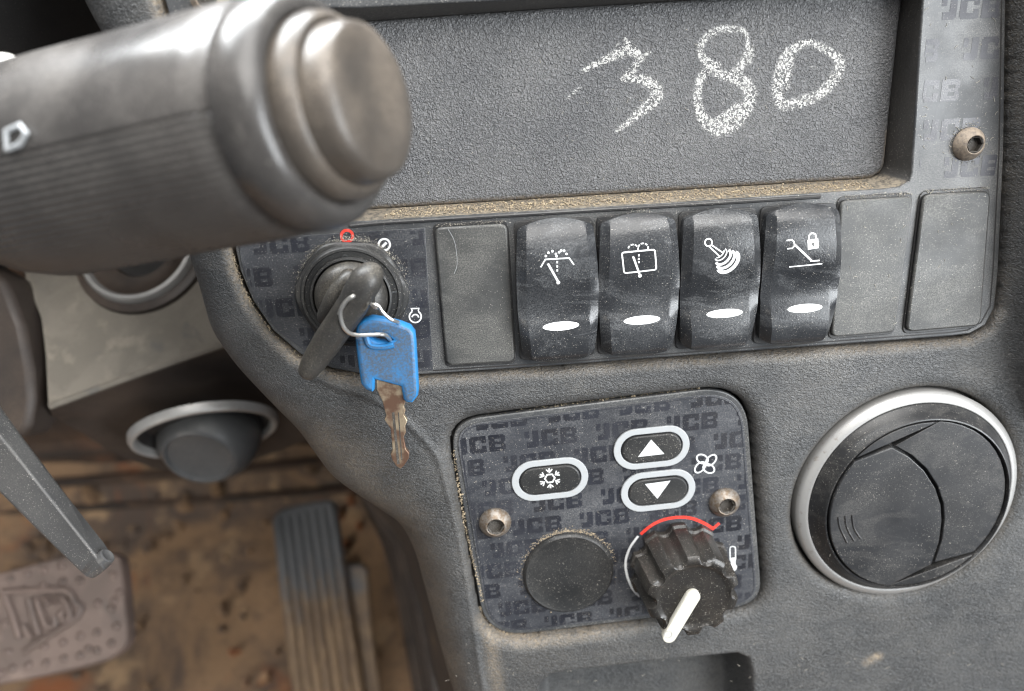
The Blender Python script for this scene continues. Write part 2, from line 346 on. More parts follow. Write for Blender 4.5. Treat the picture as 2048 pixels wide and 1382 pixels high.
# ================================================================== THE DASHBOARD
dash = thing('dashboard', 'black grained plastic dashboard moulding holding the switches and vent', 'dashboard', (0, 0, -.03))
H0 = .0015
fas_px = [(462, 440), (468, 485), (480, 540), (505, 600), (545, 660), (600, 708), (665, 737), (740, 751), (830, 750), (1100, 732), (1500, 702), (1900, 673), (1940, 668), (1972, 650), (1990, 615), (1997, 540), (2008, 300), (2012, 0), (2012, -160), (320, -160), (318, -40), (338, 30), (400, 200)]
fas = [p[:2] for p in LS(fas_px)]
hv_px = [(903, 900), (909, 863), (929, 845), (961, 832), (1180, 806), (1397, 780), (1442, 785), (1478, 805), (1497, 850), (1508, 985), (1519, 1142), (1508, 1180), (1460, 1214), (1285, 1237), (1060, 1265), (1015, 1260), (979, 1234), (963, 1205), (934, 1075), (909, 940)]
hv = round_poly(LS([(897, 842), (972, 1276), (1524, 1208), (1490, 768)], -.0015), [.0100, .0150, .0105, .0150], 10)
vc = L(1812, 993, .001)[:2]
slot = [p[:2] for p in LS([(1080, 1520), (1078, 1400), (1086, 1362), (1105, 1345), (1140, 1338), (1300, 1322), (1470, 1308), (1490, 1316), (1496, 1340), (1500, 1520)])]
raised = [p[:2] for p in LS([(2016, -200), (2014, 300), (2010, 600), (2020, 722), (2036, 790), (2060, 850), (2400, 1000), (2500, -200)])]
# outer silhouette S (where the moulding turns into the footwell) and inner line C (where its face is flat again)
S_px = [(120, -170), (150, -60), (185, 20), (250, 140), (330, 330), (380, 490), (386, 518), (403, 570), (424, 643), (448, 685), (486, 734), (556, 806), (600, 850), (640, 905), (666, 937), (703, 963), (760, 994), (797, 1017), (825, 1069), (844, 1134), (872, 1237), (914, 1382), (1000, 1680)]
S_dep = [.014] * 10 + [.014, .015, .017, .020, .022, .025, .028, .030, .030, .030, .030, .030, .030]
C_px = [(300, -170), (300, -60), (310, 20), (345, 140), (410, 330), (452, 490), (460, 520), (480, 580), (505, 630), (530, 668), (590, 725), (660, 765), (720, 785), (780, 815), (820, 850), (850, 880), (875, 915), (890, 960), (905, 1020), (925, 1110), (945, 1230), (968, 1382), (1035, 1680)]
Sd = catmull([(*L(x, y, H0 - d)[:2], d) for (x, y), d in zip(S_px, S_dep)], 5)
Cd = catmull([L(x, y, H0)[:2] for x, y in C_px], 5)
U = np.arange(-.150, .205, .0006); Vv = np.arange(.128, -.192, -.0006)
gu, gv = np.meshgrid(U, Vv); P = np.stack([gu.ravel(), gv.ravel()], 1)
bodyS = [p[:2] for p in Sd] + [np.array((.3, -.3)), np.array((.3, .3))]
bodyC = [p[:2] for p in Cd] + [np.array((.3, -.3)), np.array((.3, .3))]
dS, _ = sdf(P, bodyS); dC, _ = sdf(P, bodyC)
lS, nearS, parS = pldist(P, [p[:2] for p in Sd]); lC, _, _ = pldist(P, [p[:2] for p in Cd])
dep = np.interp(parS, np.linspace(0, 1, len(Sd)), [p[2] for p in Sd])
tt = np.where(dC <= 0, 1.0, np.clip(lS / (lS + lC + 1e-9), 0, 1))
hh = H0 - dep * (1 - np.sqrt(np.clip(1 - (1 - tt) ** 2, 0, 1)))
hh += .0007 * np.exp(-(lC / .0011) ** 2) * sstep(.004, -.012, P[:, 1])
hh += .0010 * np.sin(P[:, 0] * 38 + 1) * np.sin(P[:, 1] * 47)              # the moulding is never dead flat
dF, _ = sdf(P, fas); dH, _ = sdf(P, hv); dSl, _ = sdf(P, slot); dR, _ = sdf(P, raised)
dV = np.hypot(P[:, 0] - vc[0], P[:, 1] - vc[1]) - .0376
def sink(h, d, gap, rad, bottom, drop):       # rounded shoulder of radius rad falling by drop, then the cavity
    k = np.clip((d - gap) / rad, 0, 1); h = np.minimum(h, np.where(d < gap + rad, h - drop * (1 - np.sqrt(1 - (1 - k) ** 2)), h))
    return np.where(d < gap, bottom, h)
hh = sink(hh, dF, .0010, .0034, -.0045, .0032)
hh = sink(hh, dH, .0007, .0050, -.0070, .0036)
hh = sink(hh, dV, .0006, .0050, -.0060, .0028)
hh = hh - .016 * (1 - sstep(-.0050, .0020, dSl))
hh = hh + .020 * (1 - sstep(-.0100, .0012, dR)) * (dF > .0002)
out = dS > 0
idx = np.arange(len(P)).reshape(gu.shape)
q = np.stack([idx[:-1, :-1], idx[1:, :-1], idx[1:, 1:], idx[:-1, 1:]], -1).reshape(-1, 4)
keep = ~out[q].all(1)
deepF = (dF < -.004) | (dH < -.004) | (dV < -.008); keep &= ~deepF[q].all(1)
snap = out; P2 = P.copy(); P2[snap] = nearS[snap]; hh[snap] = (H0 - dep)[snap]
q = q[keep]; used = np.unique(q); rem = -np.ones(len(P), int); rem[used] = np.arange(len(used))
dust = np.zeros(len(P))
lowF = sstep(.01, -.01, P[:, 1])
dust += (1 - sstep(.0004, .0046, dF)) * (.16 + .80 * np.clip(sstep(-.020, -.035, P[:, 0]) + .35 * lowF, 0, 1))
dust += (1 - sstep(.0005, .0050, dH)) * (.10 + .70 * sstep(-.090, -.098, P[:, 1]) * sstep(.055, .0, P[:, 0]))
dust += .22 * (1 - sstep(.0, .004, dV)) + .30 * (dC > 0) * sstep(.15, .75, 1 - tt) * sstep(-.005, -.03, P[:, 1]) + .25 * (1 - sstep(0, .004, np.abs(dSl))) * 0  # lower left roll: bounced light and dirt both painted in as brown
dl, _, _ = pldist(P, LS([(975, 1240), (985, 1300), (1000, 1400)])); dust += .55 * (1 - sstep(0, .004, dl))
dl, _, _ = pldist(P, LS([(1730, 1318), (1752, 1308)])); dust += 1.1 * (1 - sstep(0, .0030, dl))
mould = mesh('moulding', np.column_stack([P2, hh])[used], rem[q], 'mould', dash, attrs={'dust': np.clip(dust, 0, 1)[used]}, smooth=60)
# the moulding's wall running back from its silhouette into the footwell
Sf = [np.array([p[0], p[1], H0 - p[2]]) for p in Sd]; g = G(); n = len(Sf)
rows = [[p for p in Sf], [p + np.array([-.001, 0, -.012]) for p in Sf], [p + np.array([.004, -.0, -.06]) for p in Sf]]
g.add(sum(rows, []), [(j * n + i, j * n + i + 1, (j + 1) * n + i + 1, (j + 1) * n + i) for j in range(2) for i in range(n - 1)])
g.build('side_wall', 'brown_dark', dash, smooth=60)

yt = .1278; p0 = np.array([-.148, yt, H0]); dk = [np.array([x_, yt, -.002]) for x_ in (-.110, .203)]
bk_ = np.array([0, math.sin(ALPHA), -math.cos(ALPHA)])          # straight back, level
g = G(); g.prism([dk[0], dk[1], dk[1] + bk_ * .42, dk[0] + bk_ * .42 - np.array([.5, 0, 0]), dk[0] - np.array([.5, 0, 0])], (0, -.004 * math.cos(ALPHA), -.004 * math.sin(ALPHA))); g.build('top_deck', 'mould', dash, smooth=0)
# the dashboard's body carries on to the right and down to the floor beyond the moulding in view
ub = float(Sd[-1][0]); vb = -.1905
g = G(); g.prism([(ub + .004, vb, .0006), (.48, vb, .0006), (.48, vb - .30, .0006), (ub + .030, vb - .30, .0006)], (0, 0, -.06)); g.build('lower_body', 'mould', dash, smooth=0, bevel=.002)
g = G(); g.prism([(.2032, .1278, .0004), (.2032, vb + .0008, .0004), (.48, vb + .0008, .0004), (.48, .1278, .0004)], (0, 0, -.06)); g.build('right_body', 'mould', dash, smooth=0, bevel=.002)
g = G(); g.prism([(.1985, .1276, .0213), (.1985, -.028, .0213), (.48, -.060, .0213), (.48, .1276, .0213)], (0, 0, -.0205)); g.build('raised_trim', 'mould', dash, smooth=0, bevel=.003)
# fascia panel with the pocket opening
mouth_px = [(1848, -160), (1845, 0), (1838, 100), (1823, 345), (1818, 362), (1800, 373), (1770, 377), (1300, 408), (760, 440), (520, 455), (490, 440), (470, 380), (440, 100), (430, 20), (445, 14), (720, 16), (1090, -3), (1400, -18), (1700, -34), (1846, -44)][1:]
mouth = [p[:2] for p in LS(mouth_px)]
fascia = plate('fascia_panel', fas, [mouth], -.0030, 0, 'fascia', dash, .0005)
floor_px = [(1812, -30), (1800, 60), (1772, 330), (1764, 346), (1745, 357), (1300, 384), (770, 417), (540, 432), (515, 415), (470, 80), (480, 56), (760, 40), (1100, 16), (1400, -2), (1700, -22)]
HF = -.0085
floorp = [np.array(p[:2]) for p in LS(floor_px, HF)]
# wall lofted from the mouth to the mat's edge, resampled by direction so that corners meet corners
cen = np.mean(floorp, 0)
def bydir(poly, n=240):
    poly = [np.array(p) for p in poly]; A = []
    for k in range(n):
        a = 2 * math.pi * k / n; d = np.array([math.cos(a) * 3.0, math.sin(a)]); best = 0
        for i in range(len(poly)):
            p, e = poly[i - 1], poly[i] - poly[i - 1]; m = np.array([[d[0], -e[0]], [d[1], -e[1]]]); det = np.linalg.det(m)
            if abs(det) < 1e-14: continue
            s_, t_ = np.linalg.solve(m, p - cen)
            if 0 <= t_ <= 1 and s_ > best: best = s_
        A.append(cen + d * best)
    return A
mo, fl = bydir(mouth), bydir(floorp); n = len(mo)
rows = [[(*p, -.0004) for p in mo], [(*(a * .93 + b * .07), -.0012) for a, b in zip(mo, fl)], [(*(a * .12 + b * .88), -.0078) for a, b in zip(mo, fl)], [(*(b + (b - cen) * .002), -.0105) for b in fl]]
g = G(); g.add(sum(rows, []), [(j * n + i, j * n + (i + 1) % n, (j + 1) * n + (i + 1) % n, (j + 1) * n + i) for j in range(3) for i in range(n)])
g.build('pocket_wall', 'wall', fascia, smooth=50)
# the grained mat in the pocket with the chalk number
U = np.arange(-.090, .118, .0005); Vv = np.arange(.100, .030, -.0005); gu, gv = np.meshgrid(U, Vv); P = np.stack([gu.ravel(), gv.ravel()], 1)
dM, nearM = sdf(P, [*map(tuple, floorp)])
hm = HF - .0016 * (1 - np.sqrt(np.clip(1 - np.clip(1 + dM / .0022, 0, 1) ** 2, 0, 1)))
chalk = np.zeros(len(P)); r8 = reg(1000, 0, 1.954)
def chalkline(pts, w, a=1.0):
    global chalk
    pl = catmull([L(*r8(x, y), HF)[:2] for x, y in pts], 5); d, _, par = pldist(P, pl)
    ww = np.interp(par, np.linspace(0, 1, len(w)), w) / 1.93 / PXM / 2 if isinstance(w, list) else w / 1.93 / PXM / 2
    chalk = np.maximum(chalk, a * (1 - sstep(.35, 1.35, d / ww)))
chalkline([(322, 278), (380, 248), (440, 220), (500, 195), (540, 212)], [14, 26, 36, 50, 30])
chalkline([(490, 150), (515, 190), (545, 222)], [8, 30, 24]); chalkline([(450, 180), (490, 150)], 12, .6)
chalkline([(590, 200), (550, 230), (520, 270), (478, 305)], [6, 26, 34, 16], .85)
chalkline([(478, 308), (560, 312), (612, 350), (605, 390), (550, 435), (500, 480), (455, 512)], [18, 40, 52, 52, 40, 24, 14])
chalkline([(260, 388), (290, 362), (318, 338)], [6, 13, 5], .8); chalkline([(490, 388), (540, 372)], 12, .45)
chalkline([(812, 250), (785, 210), (790, 165), (840, 122), (900, 112), (955, 122), (968, 165), (962, 195)], [36, 26, 26, 30, 28, 18, 10, 12])
chalkline([(975, 190), (965, 230), (930, 268), (895, 295)], [34, 46, 34, 26])
chalkline([(815, 245), (850, 285), (905, 300), (960, 325), (978, 380), (955, 440), (905, 485), (850, 500), (800, 470), (775, 410), (775, 340), (800, 285), (850, 255)], [40, 34, 46, 56, 54, 52, 66, 66, 48, 34, 34, 34, 30])
chalkline([(860, 470), (930, 420)], 44, .9); chalkline([(872, 405), (895, 360), (908, 345)], 12, .35)
chalkline([(1215, 160), (1140, 195), (1105, 250), (1085, 330), (1090, 385), (1110, 410), (1180, 398), (1250, 365), (1310, 305), (1328, 240), (1290, 205), (1215, 165)], [20, 42, 50, 46, 44, 44, 44, 46, 48, 40, 34, 24])
chalkline([(1130, 210), (1110, 330)], 50, .9); chalkline([(10, 235), (60, 228), (95, 240)], 14, .10)
chalkline([(1210, 260), (1240, 268)], 14, .4)
mdust = .9 * (1 - sstep(0, .0016, -dM)) * (P[:, 1] < .055)
snap = dM > 0; P2 = P.copy(); P2[snap] = nearM[snap]; hm[snap] = HF - .0016
idx = np.arange(len(P)).reshape(gu.shape); q = np.stack([idx[:-1, :-1], idx[1:, :-1], idx[1:, 1:], idx[:-1, 1:]], -1).reshape(-1, 4); q = q[~(dM > 0)[q].all(1)]
used = np.unique(q); rem = -np.ones(len(P), int); rem[used] = np.arange(len(used))
o = mesh('pocket_mat', np.column_stack([P2, hm])[used], rem[q], 'tray', fascia, attrs={'chalk': chalk[used], 'dust': mdust[used]}, smooth=60)
o['label'] = 'grained grey pocket mat with the number 380 in white chalk'

# lettering printed on the overlays ---------------------------------
def rects(*r): return [[(a, b), (c, b), (c, d), (a, d)] for a, b, c, d in r]
GLYPH = {'J': (rects((0, .56, .26, 1), (.44, .30, .74, 1)) + [[(.12, 0), (.62, 0), (.74, .12), (.74, .30), (.12, .30)]], .90),
         'C': ([[(.14, 0), (.94, 0), (.94, .27), (0, .27), (0, .14)], [(0, .73), (.94, .73), (.94, 1), (.14, 1), (0, .86)]] + rects((0, .27, .30, .73), (.66, .27, .94, .40), (.66, .60, .94, .73)), 1.06),
         'B': ([[(0, 0), (.82, 0), (.94, .10), (.94, .24), (0, .24)], [(0, .76), (.94, .76), (.94, .90), (.82, 1), (0, 1)], [(0, .41), (.86, .41), (.86, .59), (0, .59)]] + rects((0, .24, .30, .41), (0, .59, .30, .76), (.64, .24, .94, .41), (.64, .59, .94, .76)), 1.0)}
CELLS = {}
for ch_, (pols, _w) in GLYPH.items():           # each glyph as strips of small cells, so that edges of a panel can cut it
    cl = []; nc = 12
    for j in range(nc):
        for i in range(nc):
            cx_, cy_ = (i + .5) / nc, (j + .5) / nc
            if any(sdf(np.array([[cx_, cy_]]), [np.array(p) for p in pol])[0][0] < 0 for pol in pols): cl.append((i / nc, j / nc, 1 / nc, 1 / nc))
    CELLS[ch_] = cl
def lettering(name, zone, holes, o0, ang, hgt, pitch, period, shift, z, parent, mat='print'):
    Q = []; g = G(); zp = np.array(zone); lo, hi = zp.min(0), zp.max(0); ca, sa = math.cos(ang), math.sin(ang)
    for r in range(-14, 14):
        for k in range(-10, 10):
            x = k * period + r * shift
            for ch in 'JCB':
                for px, py, a_, b_ in CELLS[ch]:
                    pts = [(o0[0] + ca * (x + qx * hgt) - sa * (r * pitch + qy * hgt), o0[1] + sa * (x + qx * hgt) + ca * (r * pitch + qy * hgt)) for qx, qy in ((px, py), (px + a_, py), (px + a_, py + b_), (px, py + b_))]
                    Q.append(pts)
                x += GLYPH[ch][1] * hgt
    A = np.array(Q); B = A.reshape(-1, 2); inb = ((B > lo) & (B < hi)).all(1).reshape(-1, 4).all(1); A = A[inb]
    ins = (sdf(A.reshape(-1, 2), zone)[0] < 0).reshape(-1, 4).all(1); A = A[ins]
    V = np.concatenate([A.reshape(-1, 2), np.full((len(A) * 4, 1), z)], 1); g.v = [tuple(p) for p in V]; g.f = [tuple(range(4 * i, 4 * i + 4)) for i in range(len(A))]
    return g.build(name, mat, parent, smooth=0)
def inset(poly, d):
    c = np.mean(np.array([p[:2] for p in poly]), 0); out = []; N = len(poly)
    for i in range(N):
        a, b = np.array(poly[(i + 1) % N][:2]) - np.array(poly[i][:2]), np.array(poly[i][:2]) - np.array(poly[i - 1][:2])
        t_ = a / (np.linalg.norm(a) + 1e-9) + b / (np.linalg.norm(b) + 1e-9); t_ /= np.linalg.norm(t_) + 1e-9; m = np.array([-t_[1], t_[0]])
        p = np.array(poly[i][:2]); out.append(p + m * d if np.linalg.norm(p + m * d - c) < np.linalg.norm(p - m * d - c) else p - m * d)
    return out
# overlay sheet round the ignition switch
ov_px = [(476, 470), (482, 520), (497, 570), (522, 622), (558, 663), (612, 702), (672, 730), (742, 743), (832, 742), (866, 739), (850, 455), (560, 474)]
ov = [p[:2] for p in LS(ov_px)]
plate('printed_overlay', ov, [], -.0002, .0003, 'overlay', fascia, .0001)
lettering('lettering', inset(ov, .0004), [], L(506, 510)[:2], 0.0, .0054, .0090, .0216, .0112, .00034, fascia)
ov2 = [p[:2] for p in LS([(1856, -60), (1850, 80), (1838, 330), (1836, 372), (1990, 362), (1996, 300), (2000, 0), (2000, -60)])]
lettering('lettering', ov2, [], L(1880, 40)[:2], 0.0, .0058, .0105, .0235, -.0075, .00006, fascia, 'faint')
# thin raised bead along the pocket's lower edge and the strip's frame line
g = G(); g.tube(LS([(700, 452), (760, 446), (1300, 414), (1500, 402), (1640, 393)], .0001), .0006, 8); g.build('bead', 'black', fascia)
g = G(); g.stroke(LS([(866, 741), (1100, 726), (1500, 695), (1900, 665), (1935, 660), (1962, 645), (1980, 612), (1986, 540), (1998, 300), (2003, 0)]), .0004); g.build('groove_line', 'dark', fascia, smooth=0)
g = G(); g.stroke(LS([(345, 34), (390, 33), (440, 28)]), .0005); g.build('groove_line', 'dark', fascia, smooth=0)

def bolt(c, rad, parent, mat, tilt=0.0, hgt=.0022):
    g = G(); c = np.array(c); k = rad
    g.lathe([(k, 0), (k, .0003), (k * .98, .0008), (k * .86, .0015), (k * .66, hgt * .9), (k * .56, hgt), (k * .52, hgt - .0001)], c, EX, EY, EZ, 36, cap1=False)
    b = g.build('bolt', mat, parent)
    g = G(); g.lathe([(k * .535, hgt - .00008), (k * .46, hgt - .0003), (k * .44, hgt - .0018)], c, EX, EY, EZ, 6); g.build('hex_socket', 'socket', b, smooth=0)
    return b
bolt(L(1936, 288, .0002), .0046, fascia, 'bolt_dusty', hgt=.0032)
bolt(L(420, -2, .0002), .0046, fascia, 'bolt_dusty', hgt=.003)

# ================================================================== SWITCH BLANKS
def blank(pts, label, r=.0022):
    P_ = [p[:2] for p in LS(pts, .0012)]; c = np.mean(np.array(P_), 0); t_ = thing('switch_blank', label, 'switch blank', (c[0], c[1], 0), group='switch blanks')
    plate('rim', round_poly([c + (np.array(p) - c) * 1.045 for p in P_], r), [], -.001, .0004, 'black', t_, .0002)
    plate('cover', round_poly(P_, r), [], .0004, .0016, 'blank', t_, .0006); return t_
blank([(869, 455), (1014, 447), (1030, 723), (893, 731)], 'blank switch cover between the ignition switch and the windscreen washer switch')
g = G(); g.stroke(catmull(LS([(896, 458), (908, 480), (913, 505), (914, 530), (908, 548)], .0016), 5), .00010); g.build('scratch', 'grey_print', [o_ for o_ in bpy.data.objects if o_.name == 'cover'][0], smooth=0)
blank([(1681, 401), (1826, 392), (1789, 664), (1662, 674)], 'blank switch cover beside the padlock rocker switch')
blank([(1846, 389), (1981, 381), (1960, 651), (1811, 664)], 'blank switch cover in the end corner of the switch strip', .0026)

# ================================================================== ROCKER SWITCHES
RW, RT, RB = .0103, .0190, -.0230                # half width at the ends, top and bottom of a rocker from its centre
def rock_half(v): s = (v - RB) / (RT - RB); return RW + .0013 * math.sin(math.pi * min(max(s, 0), 1)) ** 1.0
_pk = [(0, .0026), (.05, .0044), (.12, .0058), (.25, .0070), (.38, .0070), (.50, .0060), (.58, .0055), (.64, .0056), (.72, .0065), (.80, .0071), (.88, .0069), (.95, .0058), (1.0, .0032)]
_pc = catmull(_pk, 8); _ps = np.array([p[0] for p in _pc]); _ph = np.array([p[1] for p in _pc])
def rock_h(u, v):
    s = 1 - (v - RB) / (RT - RB); e = abs(u) / rock_half(v)
    h = float(np.interp(s, _ps, _ph)); k = min(max(0, (e - .773) / .227), 1); sm = .0002 + .0052 * max(0.0, math.sin(math.pi * min(max(s, .004), .996))) ** .30
    return h * (1 - k) + min(sm, h - .0005) * k - .0003 * e * e
def rocker_mesh(parent):
    nu, nv = 44, 84; V = []; Fa = []
    for j in range(nv + 1):
        s = j / nv
        for i in range(nu + 1):
            e = -1 + 2 * i / nu; bow = .0021 * (1 - e * e)
            top, bot = RT - .0021 + bow, RB + .0026 - .0026 * (1 - e * e)
            v = top + (bot - top) * s; k = min(1, (min(s, 1 - s) / .035)) ; k = 1 - (1 - k) ** 2 * .07
            u = e * rock_half(v) * k; V.append((u, v, rock_h(u, v)))
    for j in range(nv):
        for i in range(nu): a = j * (nu + 1) + i; Fa.append((a, a + 1, a + nu + 2, a + nu + 1))
    ring = [i for i in range(nu + 1)] + [(j + 1) * (nu + 1) + nu for j in range(nv)] + [nv * (nu + 1) + i for i in range(nu - 1, -1, -1)] + [j * (nu + 1) for j in range(nv - 1, 0, -1)]
    base = len(V)
    for k in ring: x, y, z = V[k]; V.append((x * .985, y * .99, -.0005))
    m = len(ring)
    for k in range(m): Fa.append((ring[k], ring[(k + 1) % m], base + (k + 1) % m, base + k))
    return V, Fa
r3 = reg(1000, 380, 2.926)
sw_c = [(1115, 584), (1281, 572), (1445, 563), (1607, 553)]
sw_lab = ['black rocker switch with the front windscreen washer and wiper symbol', 'black rocker switch with the rear window washer and wiper symbol', 'black rocker switch with the ribbed joystick symbol', 'black rocker switch with the arm and padlock symbol']
SWU = [.0133, .0365, .0600, .0837]
shared = None
for i in range(4):
    c = np.array([SWU[i], .0180, 0]); t_ = thing('rocker_switch', sw_lab[i], 'switch', tuple(c), group='rocker switches in the strip')
    if shared is None:
        V, Fa = rocker_mesh(None); o = mesh('rocker', np.array(V) + c, Fa, 'rocker', t_, smooth=24); shared = o.data
    else:
        o = bpy.data.objects.new('rocker', shared); col.objects.link(o); o.parent = t_; FR[o] = FR[t_]
    surf = lambda u, v: rock_h(u - c[0], v - c[1])
    def S3(X, Y):                              # region pixel -> point on the rocker's curved face
        h = .006
        for _ in range(5): p = L(*r3(X, Y), h); h = surf(p[0], p[1])
        return p
    g = G(); w = 1 / 2.926 / 6.9e3
    def st(pts, px, closed=False): g.stroke([S3(*p) for p in pts], px * w, closed, surf)
    def dot(X, Y, r, ry=None, rot=0): g.disc(S3(X, Y), r * w, (ry or r) * w, rot, surf)
    if i == 0:
        st([(238, 452), (265, 406), (405, 398), (433, 438)], 8); st([(280, 430), (338, 532)], 13); dot(341, 541, 11)
        for y in (415, 440, 463): st([(335, y), (335, y + 14)], 9)
        for p in [(268, 386), (283, 367), (307, 358), (327, 374), (346, 364), (358, 354), (375, 355), (389, 374), (331, 388)]: dot(*p, 7)
    elif i == 1:
        rp = round_poly([(713, 366), (906, 348), (915, 466), (726, 487)], 14, 4); st([tuple(p) for p in rp], 9, True)
        st([(778, 388), (816, 492)], 12); dot(819, 502, 11)
        for y in (376, 397, 416): st([(812, y), (813, y + 12)], 9)
        for cx in (779, 838):
            for a in (170, 120, 70, 20):
                st([(cx + 29 * math.cos(R(a - d)), 346 - (cx - 779) * .12 - 27 * math.sin(R(a - d))) for d in (0, 12, 24, 34)], 8)
    elif i == 2:
        st([(1220 + 21 * math.cos(a), 307 + 22 * math.sin(a)) for a in np.linspace(0, 2 * math.pi, 24, endpoint=False)], 8, True)
        st([(1238, 322), (1303, 366)], 8); st([(1226, 332), (1284, 388)], 8)
        dx, dy = .70, .71
        for k, (dd, hl, pw) in enumerate([(110, 42, 8), (130, 53, 15), (150, 63, 17), (171, 73, 22)]):
            cx, cy = 1215 + dx * dd, 300 + dy * dd
            st([(cx + (-dy) * hl * math.cos(a) + dx * hl * .60 * math.sin(a), cy + dx * hl * math.cos(a) + dy * hl * .60 * math.sin(a)) for a in np.linspace(-.25, math.pi + .25, 18)], pw)
        cx, cy = 1215 + dx * 104, 300 + dy * 104
        st([(cx + (-dy) * 30 * math.cos(a) + dx * 12 * math.sin(a), cy + dx * 30 * math.cos(a) + dy * 12 * math.sin(a)) for a in np.linspace(0, math.pi, 12)], 7)
    else:
        st([(1677, 296), (1708, 290), (1721, 305), (1723, 326), (1710, 341), (1681, 344)], 8); st([(1722, 318), (1826, 416)], 12)
        st([(1815, 416), (1870, 412)], 9); st([(1692, 450), (1886, 431)], 8)
        st([(1806, 292), (1807, 268), (1818, 255), (1832, 252), (1846, 260), (1850, 290)], 9); st([(1830, 288), (1833, 345)], 64)
    el = [(357, 796, 106), (831, 761, 108), (1315, 722, 109), (1785, 692, 106)][i]
    g.disc(S3(el[0], el[1]), el[2] * w * 1.0, 23 * w * 1.08, R(.5), surf)
    g.build('symbol', 'white', o, smooth=0)
    if i == 3:
        g = G(); p = S3(1831, 315); g.disc(p, 6 * w, 6 * w, 0, surf, .0001, 12, 2); g.stroke([S3(1831, 316), S3(1833, 330)], 6 * w, False, surf, .0001); g.build('keyhole', 'dark', o, smooth=0)
    # dark housing frame round the rocker
    fr = round_poly([(c[0] - .0112, c[1] + .0183), (c[0] + .0112, c[1] + .0183), (c[0] + .0112, c[1] - .0226), (c[0] - .0112, c[1] - .0226)], .002)
    plate('housing', fr, [], -.001, .0006, 'black', t_, .0002)

# ================================================================== IGNITION SWITCH, KEYS
zi = reg(560, 440, 4.0647)
ic = L(704, 592, .002); ic[2] = 0
ig = thing('ignition_switch', 'round black ignition switch with a ringed bezel in the lettered panel', 'ignition switch', tuple(ic))
g = G(); hexr = lambda r, h, a: r * (1 + .030 * math.cos(6 * a + .5)) if r > .0145 else r
g.lathe([(.0153, .0002), (.0153, .0012), (.0149, .0016), (.0143, .0018), (.0140, .0027), (.0136, .0031), (.0130, .0032), (.0127, .0028), (.0114, .0027), (.0111, .0036), (.0106, .0038), (.0103, .0030), (.0100, .0020)], ic, EX, EY, EZ, 96, hexr, cap1=False)
bez = g.build('bezel', 'cap', ig, smooth=28)
g = G(); g.lathe([(.0101, .0021), (.0100, .0040), (.0090, .0058), (.0070, .0072), (.0045, .0080), (.0015, .0083)], ic, EX, EY, EZ, 56); g.build('barrel', 'rubber', ig)
g = G(); wz = 1 / 4.0647 / 6.6e3
g.stroke([L(*zi(530 + 20 * math.cos(a), 303 + 20 * math.sin(a)), .0030) for a in np.linspace(0, 2 * math.pi, 20, endpoint=False)], 7 * wz, True)
g.stroke([L(*zi(762, 392), .0030), L(*zi(790, 362), .0030)], 12 * wz); g.stroke([L(*zi(905, 590), .0030), L(*zi(950, 580), .0030)], 14 * wz)
g.build('position_mark', 'fascia', bez, smooth=0)
hI = .00035
g = G(); g.stroke([L(*zi(545 + 47 * math.cos(a), 130 + 47 * math.sin(a)), hI) for a in np.linspace(0, 2 * math.pi, 36, endpoint=False)], 20 * wz, True); g.build('off_mark', 'red', fascia, smooth=0)
g = G(); g.stroke([L(*zi(848 + 46 * math.cos(a), 200 + 46 * math.sin(a)), hI) for a in np.linspace(0, 2 * math.pi, 36, endpoint=False)], 15 * wz, True); g.stroke([L(*zi(832, 217), hI), L(*zi(866, 183), hI)], 19 * wz)
g.build('on_mark', 'white', fascia, smooth=0)
g = G(); g.stroke([L(*zi(1100 + 48 * math.cos(a), 785 + 48 * math.sin(a)), hI) for a in np.linspace(R(-60), R(240), 34)], 12 * wz)
g.stroke([L(*zi(x, y), hI) for x, y in [(1076, 742), (1068, 720), (1128, 718), (1124, 742)]], 11 * wz)
g.stroke([L(*zi(1100 + 27 * math.cos(a), 795 + 27 * math.sin(a)), hI) for a in np.linspace(R(-170), R(-5), 16)], 12 * wz); g.build('start_mark', 'white', fascia, smooth=0)
# the black moulded key standing in the switch, its long grip turned down
ky = thing('ignition_key', 'black moulded ignition key with a long tapered grip standing in the switch', 'key', tuple(ic + np.array([0, 0, .008])))
def zp(X, Y, h): return L(*zi(X, Y), h)
g = G(); path = catmull([zp(745, 425, .0160), zp(715, 470, .0185), zp(660, 560, .0190), zp(590, 690, .0185), zp(480, 850, .0175), zp(370, 1010, .0165), zp(290, 1130, .0160), zp(235, 1220, .0158), zp(212, 1268, .0155)], 6)
rr = np.interp(np.linspace(0, 1, len(path)), [0, .05, .15, .35, .6, .8, .93, .98, 1], [.0020, .0033, .0041, .0040, .0038, .0032, .0025, .0018, .0006])
g.tube(path, list(rr), 20, True, 1.15); grip = g.build('grip', 'rubber', ky, smooth=60)
g = G(); path = catmull([zp(590, 440, .0075), zp(545, 500, .0100), zp(470, 610, .0105), zp(400, 730, .0098), zp(350, 830, .0080)], 6)
g.tube(path, list(np.interp(np.linspace(0, 1, len(path)), [0, .1, .5, .9, 1], [.0010, .0026, .0030, .0024, .0008])), 16); g.build('wing', 'rubber', ky, smooth=60)
g = G(); path = [zp(600, 640, .0070), zp(630, 610, .0120), zp(650, 590, .0170)]; g.tube(path, [.0060, .0045, .0035], 16); g.build('stem', 'rubber', ky, smooth=60)
g = G(); cpl = zp(705, 535, .0215); g.lathe([(.0022, -.0012), (.0022, .0002), (.0018, .0008), (.0009, .0011), (.0003, .0012)], cpl, EX, EY, EZ, 20); g.build('plug', 'plug', grip)
g = G(); cpl = zp(625, 665, .0218); g.lathe([(.0032, -.0008), (.0031, .0002), (.0026, .0006), (.0023, .0003), (.0018, .0006), (.0004, .0008)], cpl, EX, EY, EZ, 20); g.build('boss', 'rubber', grip)
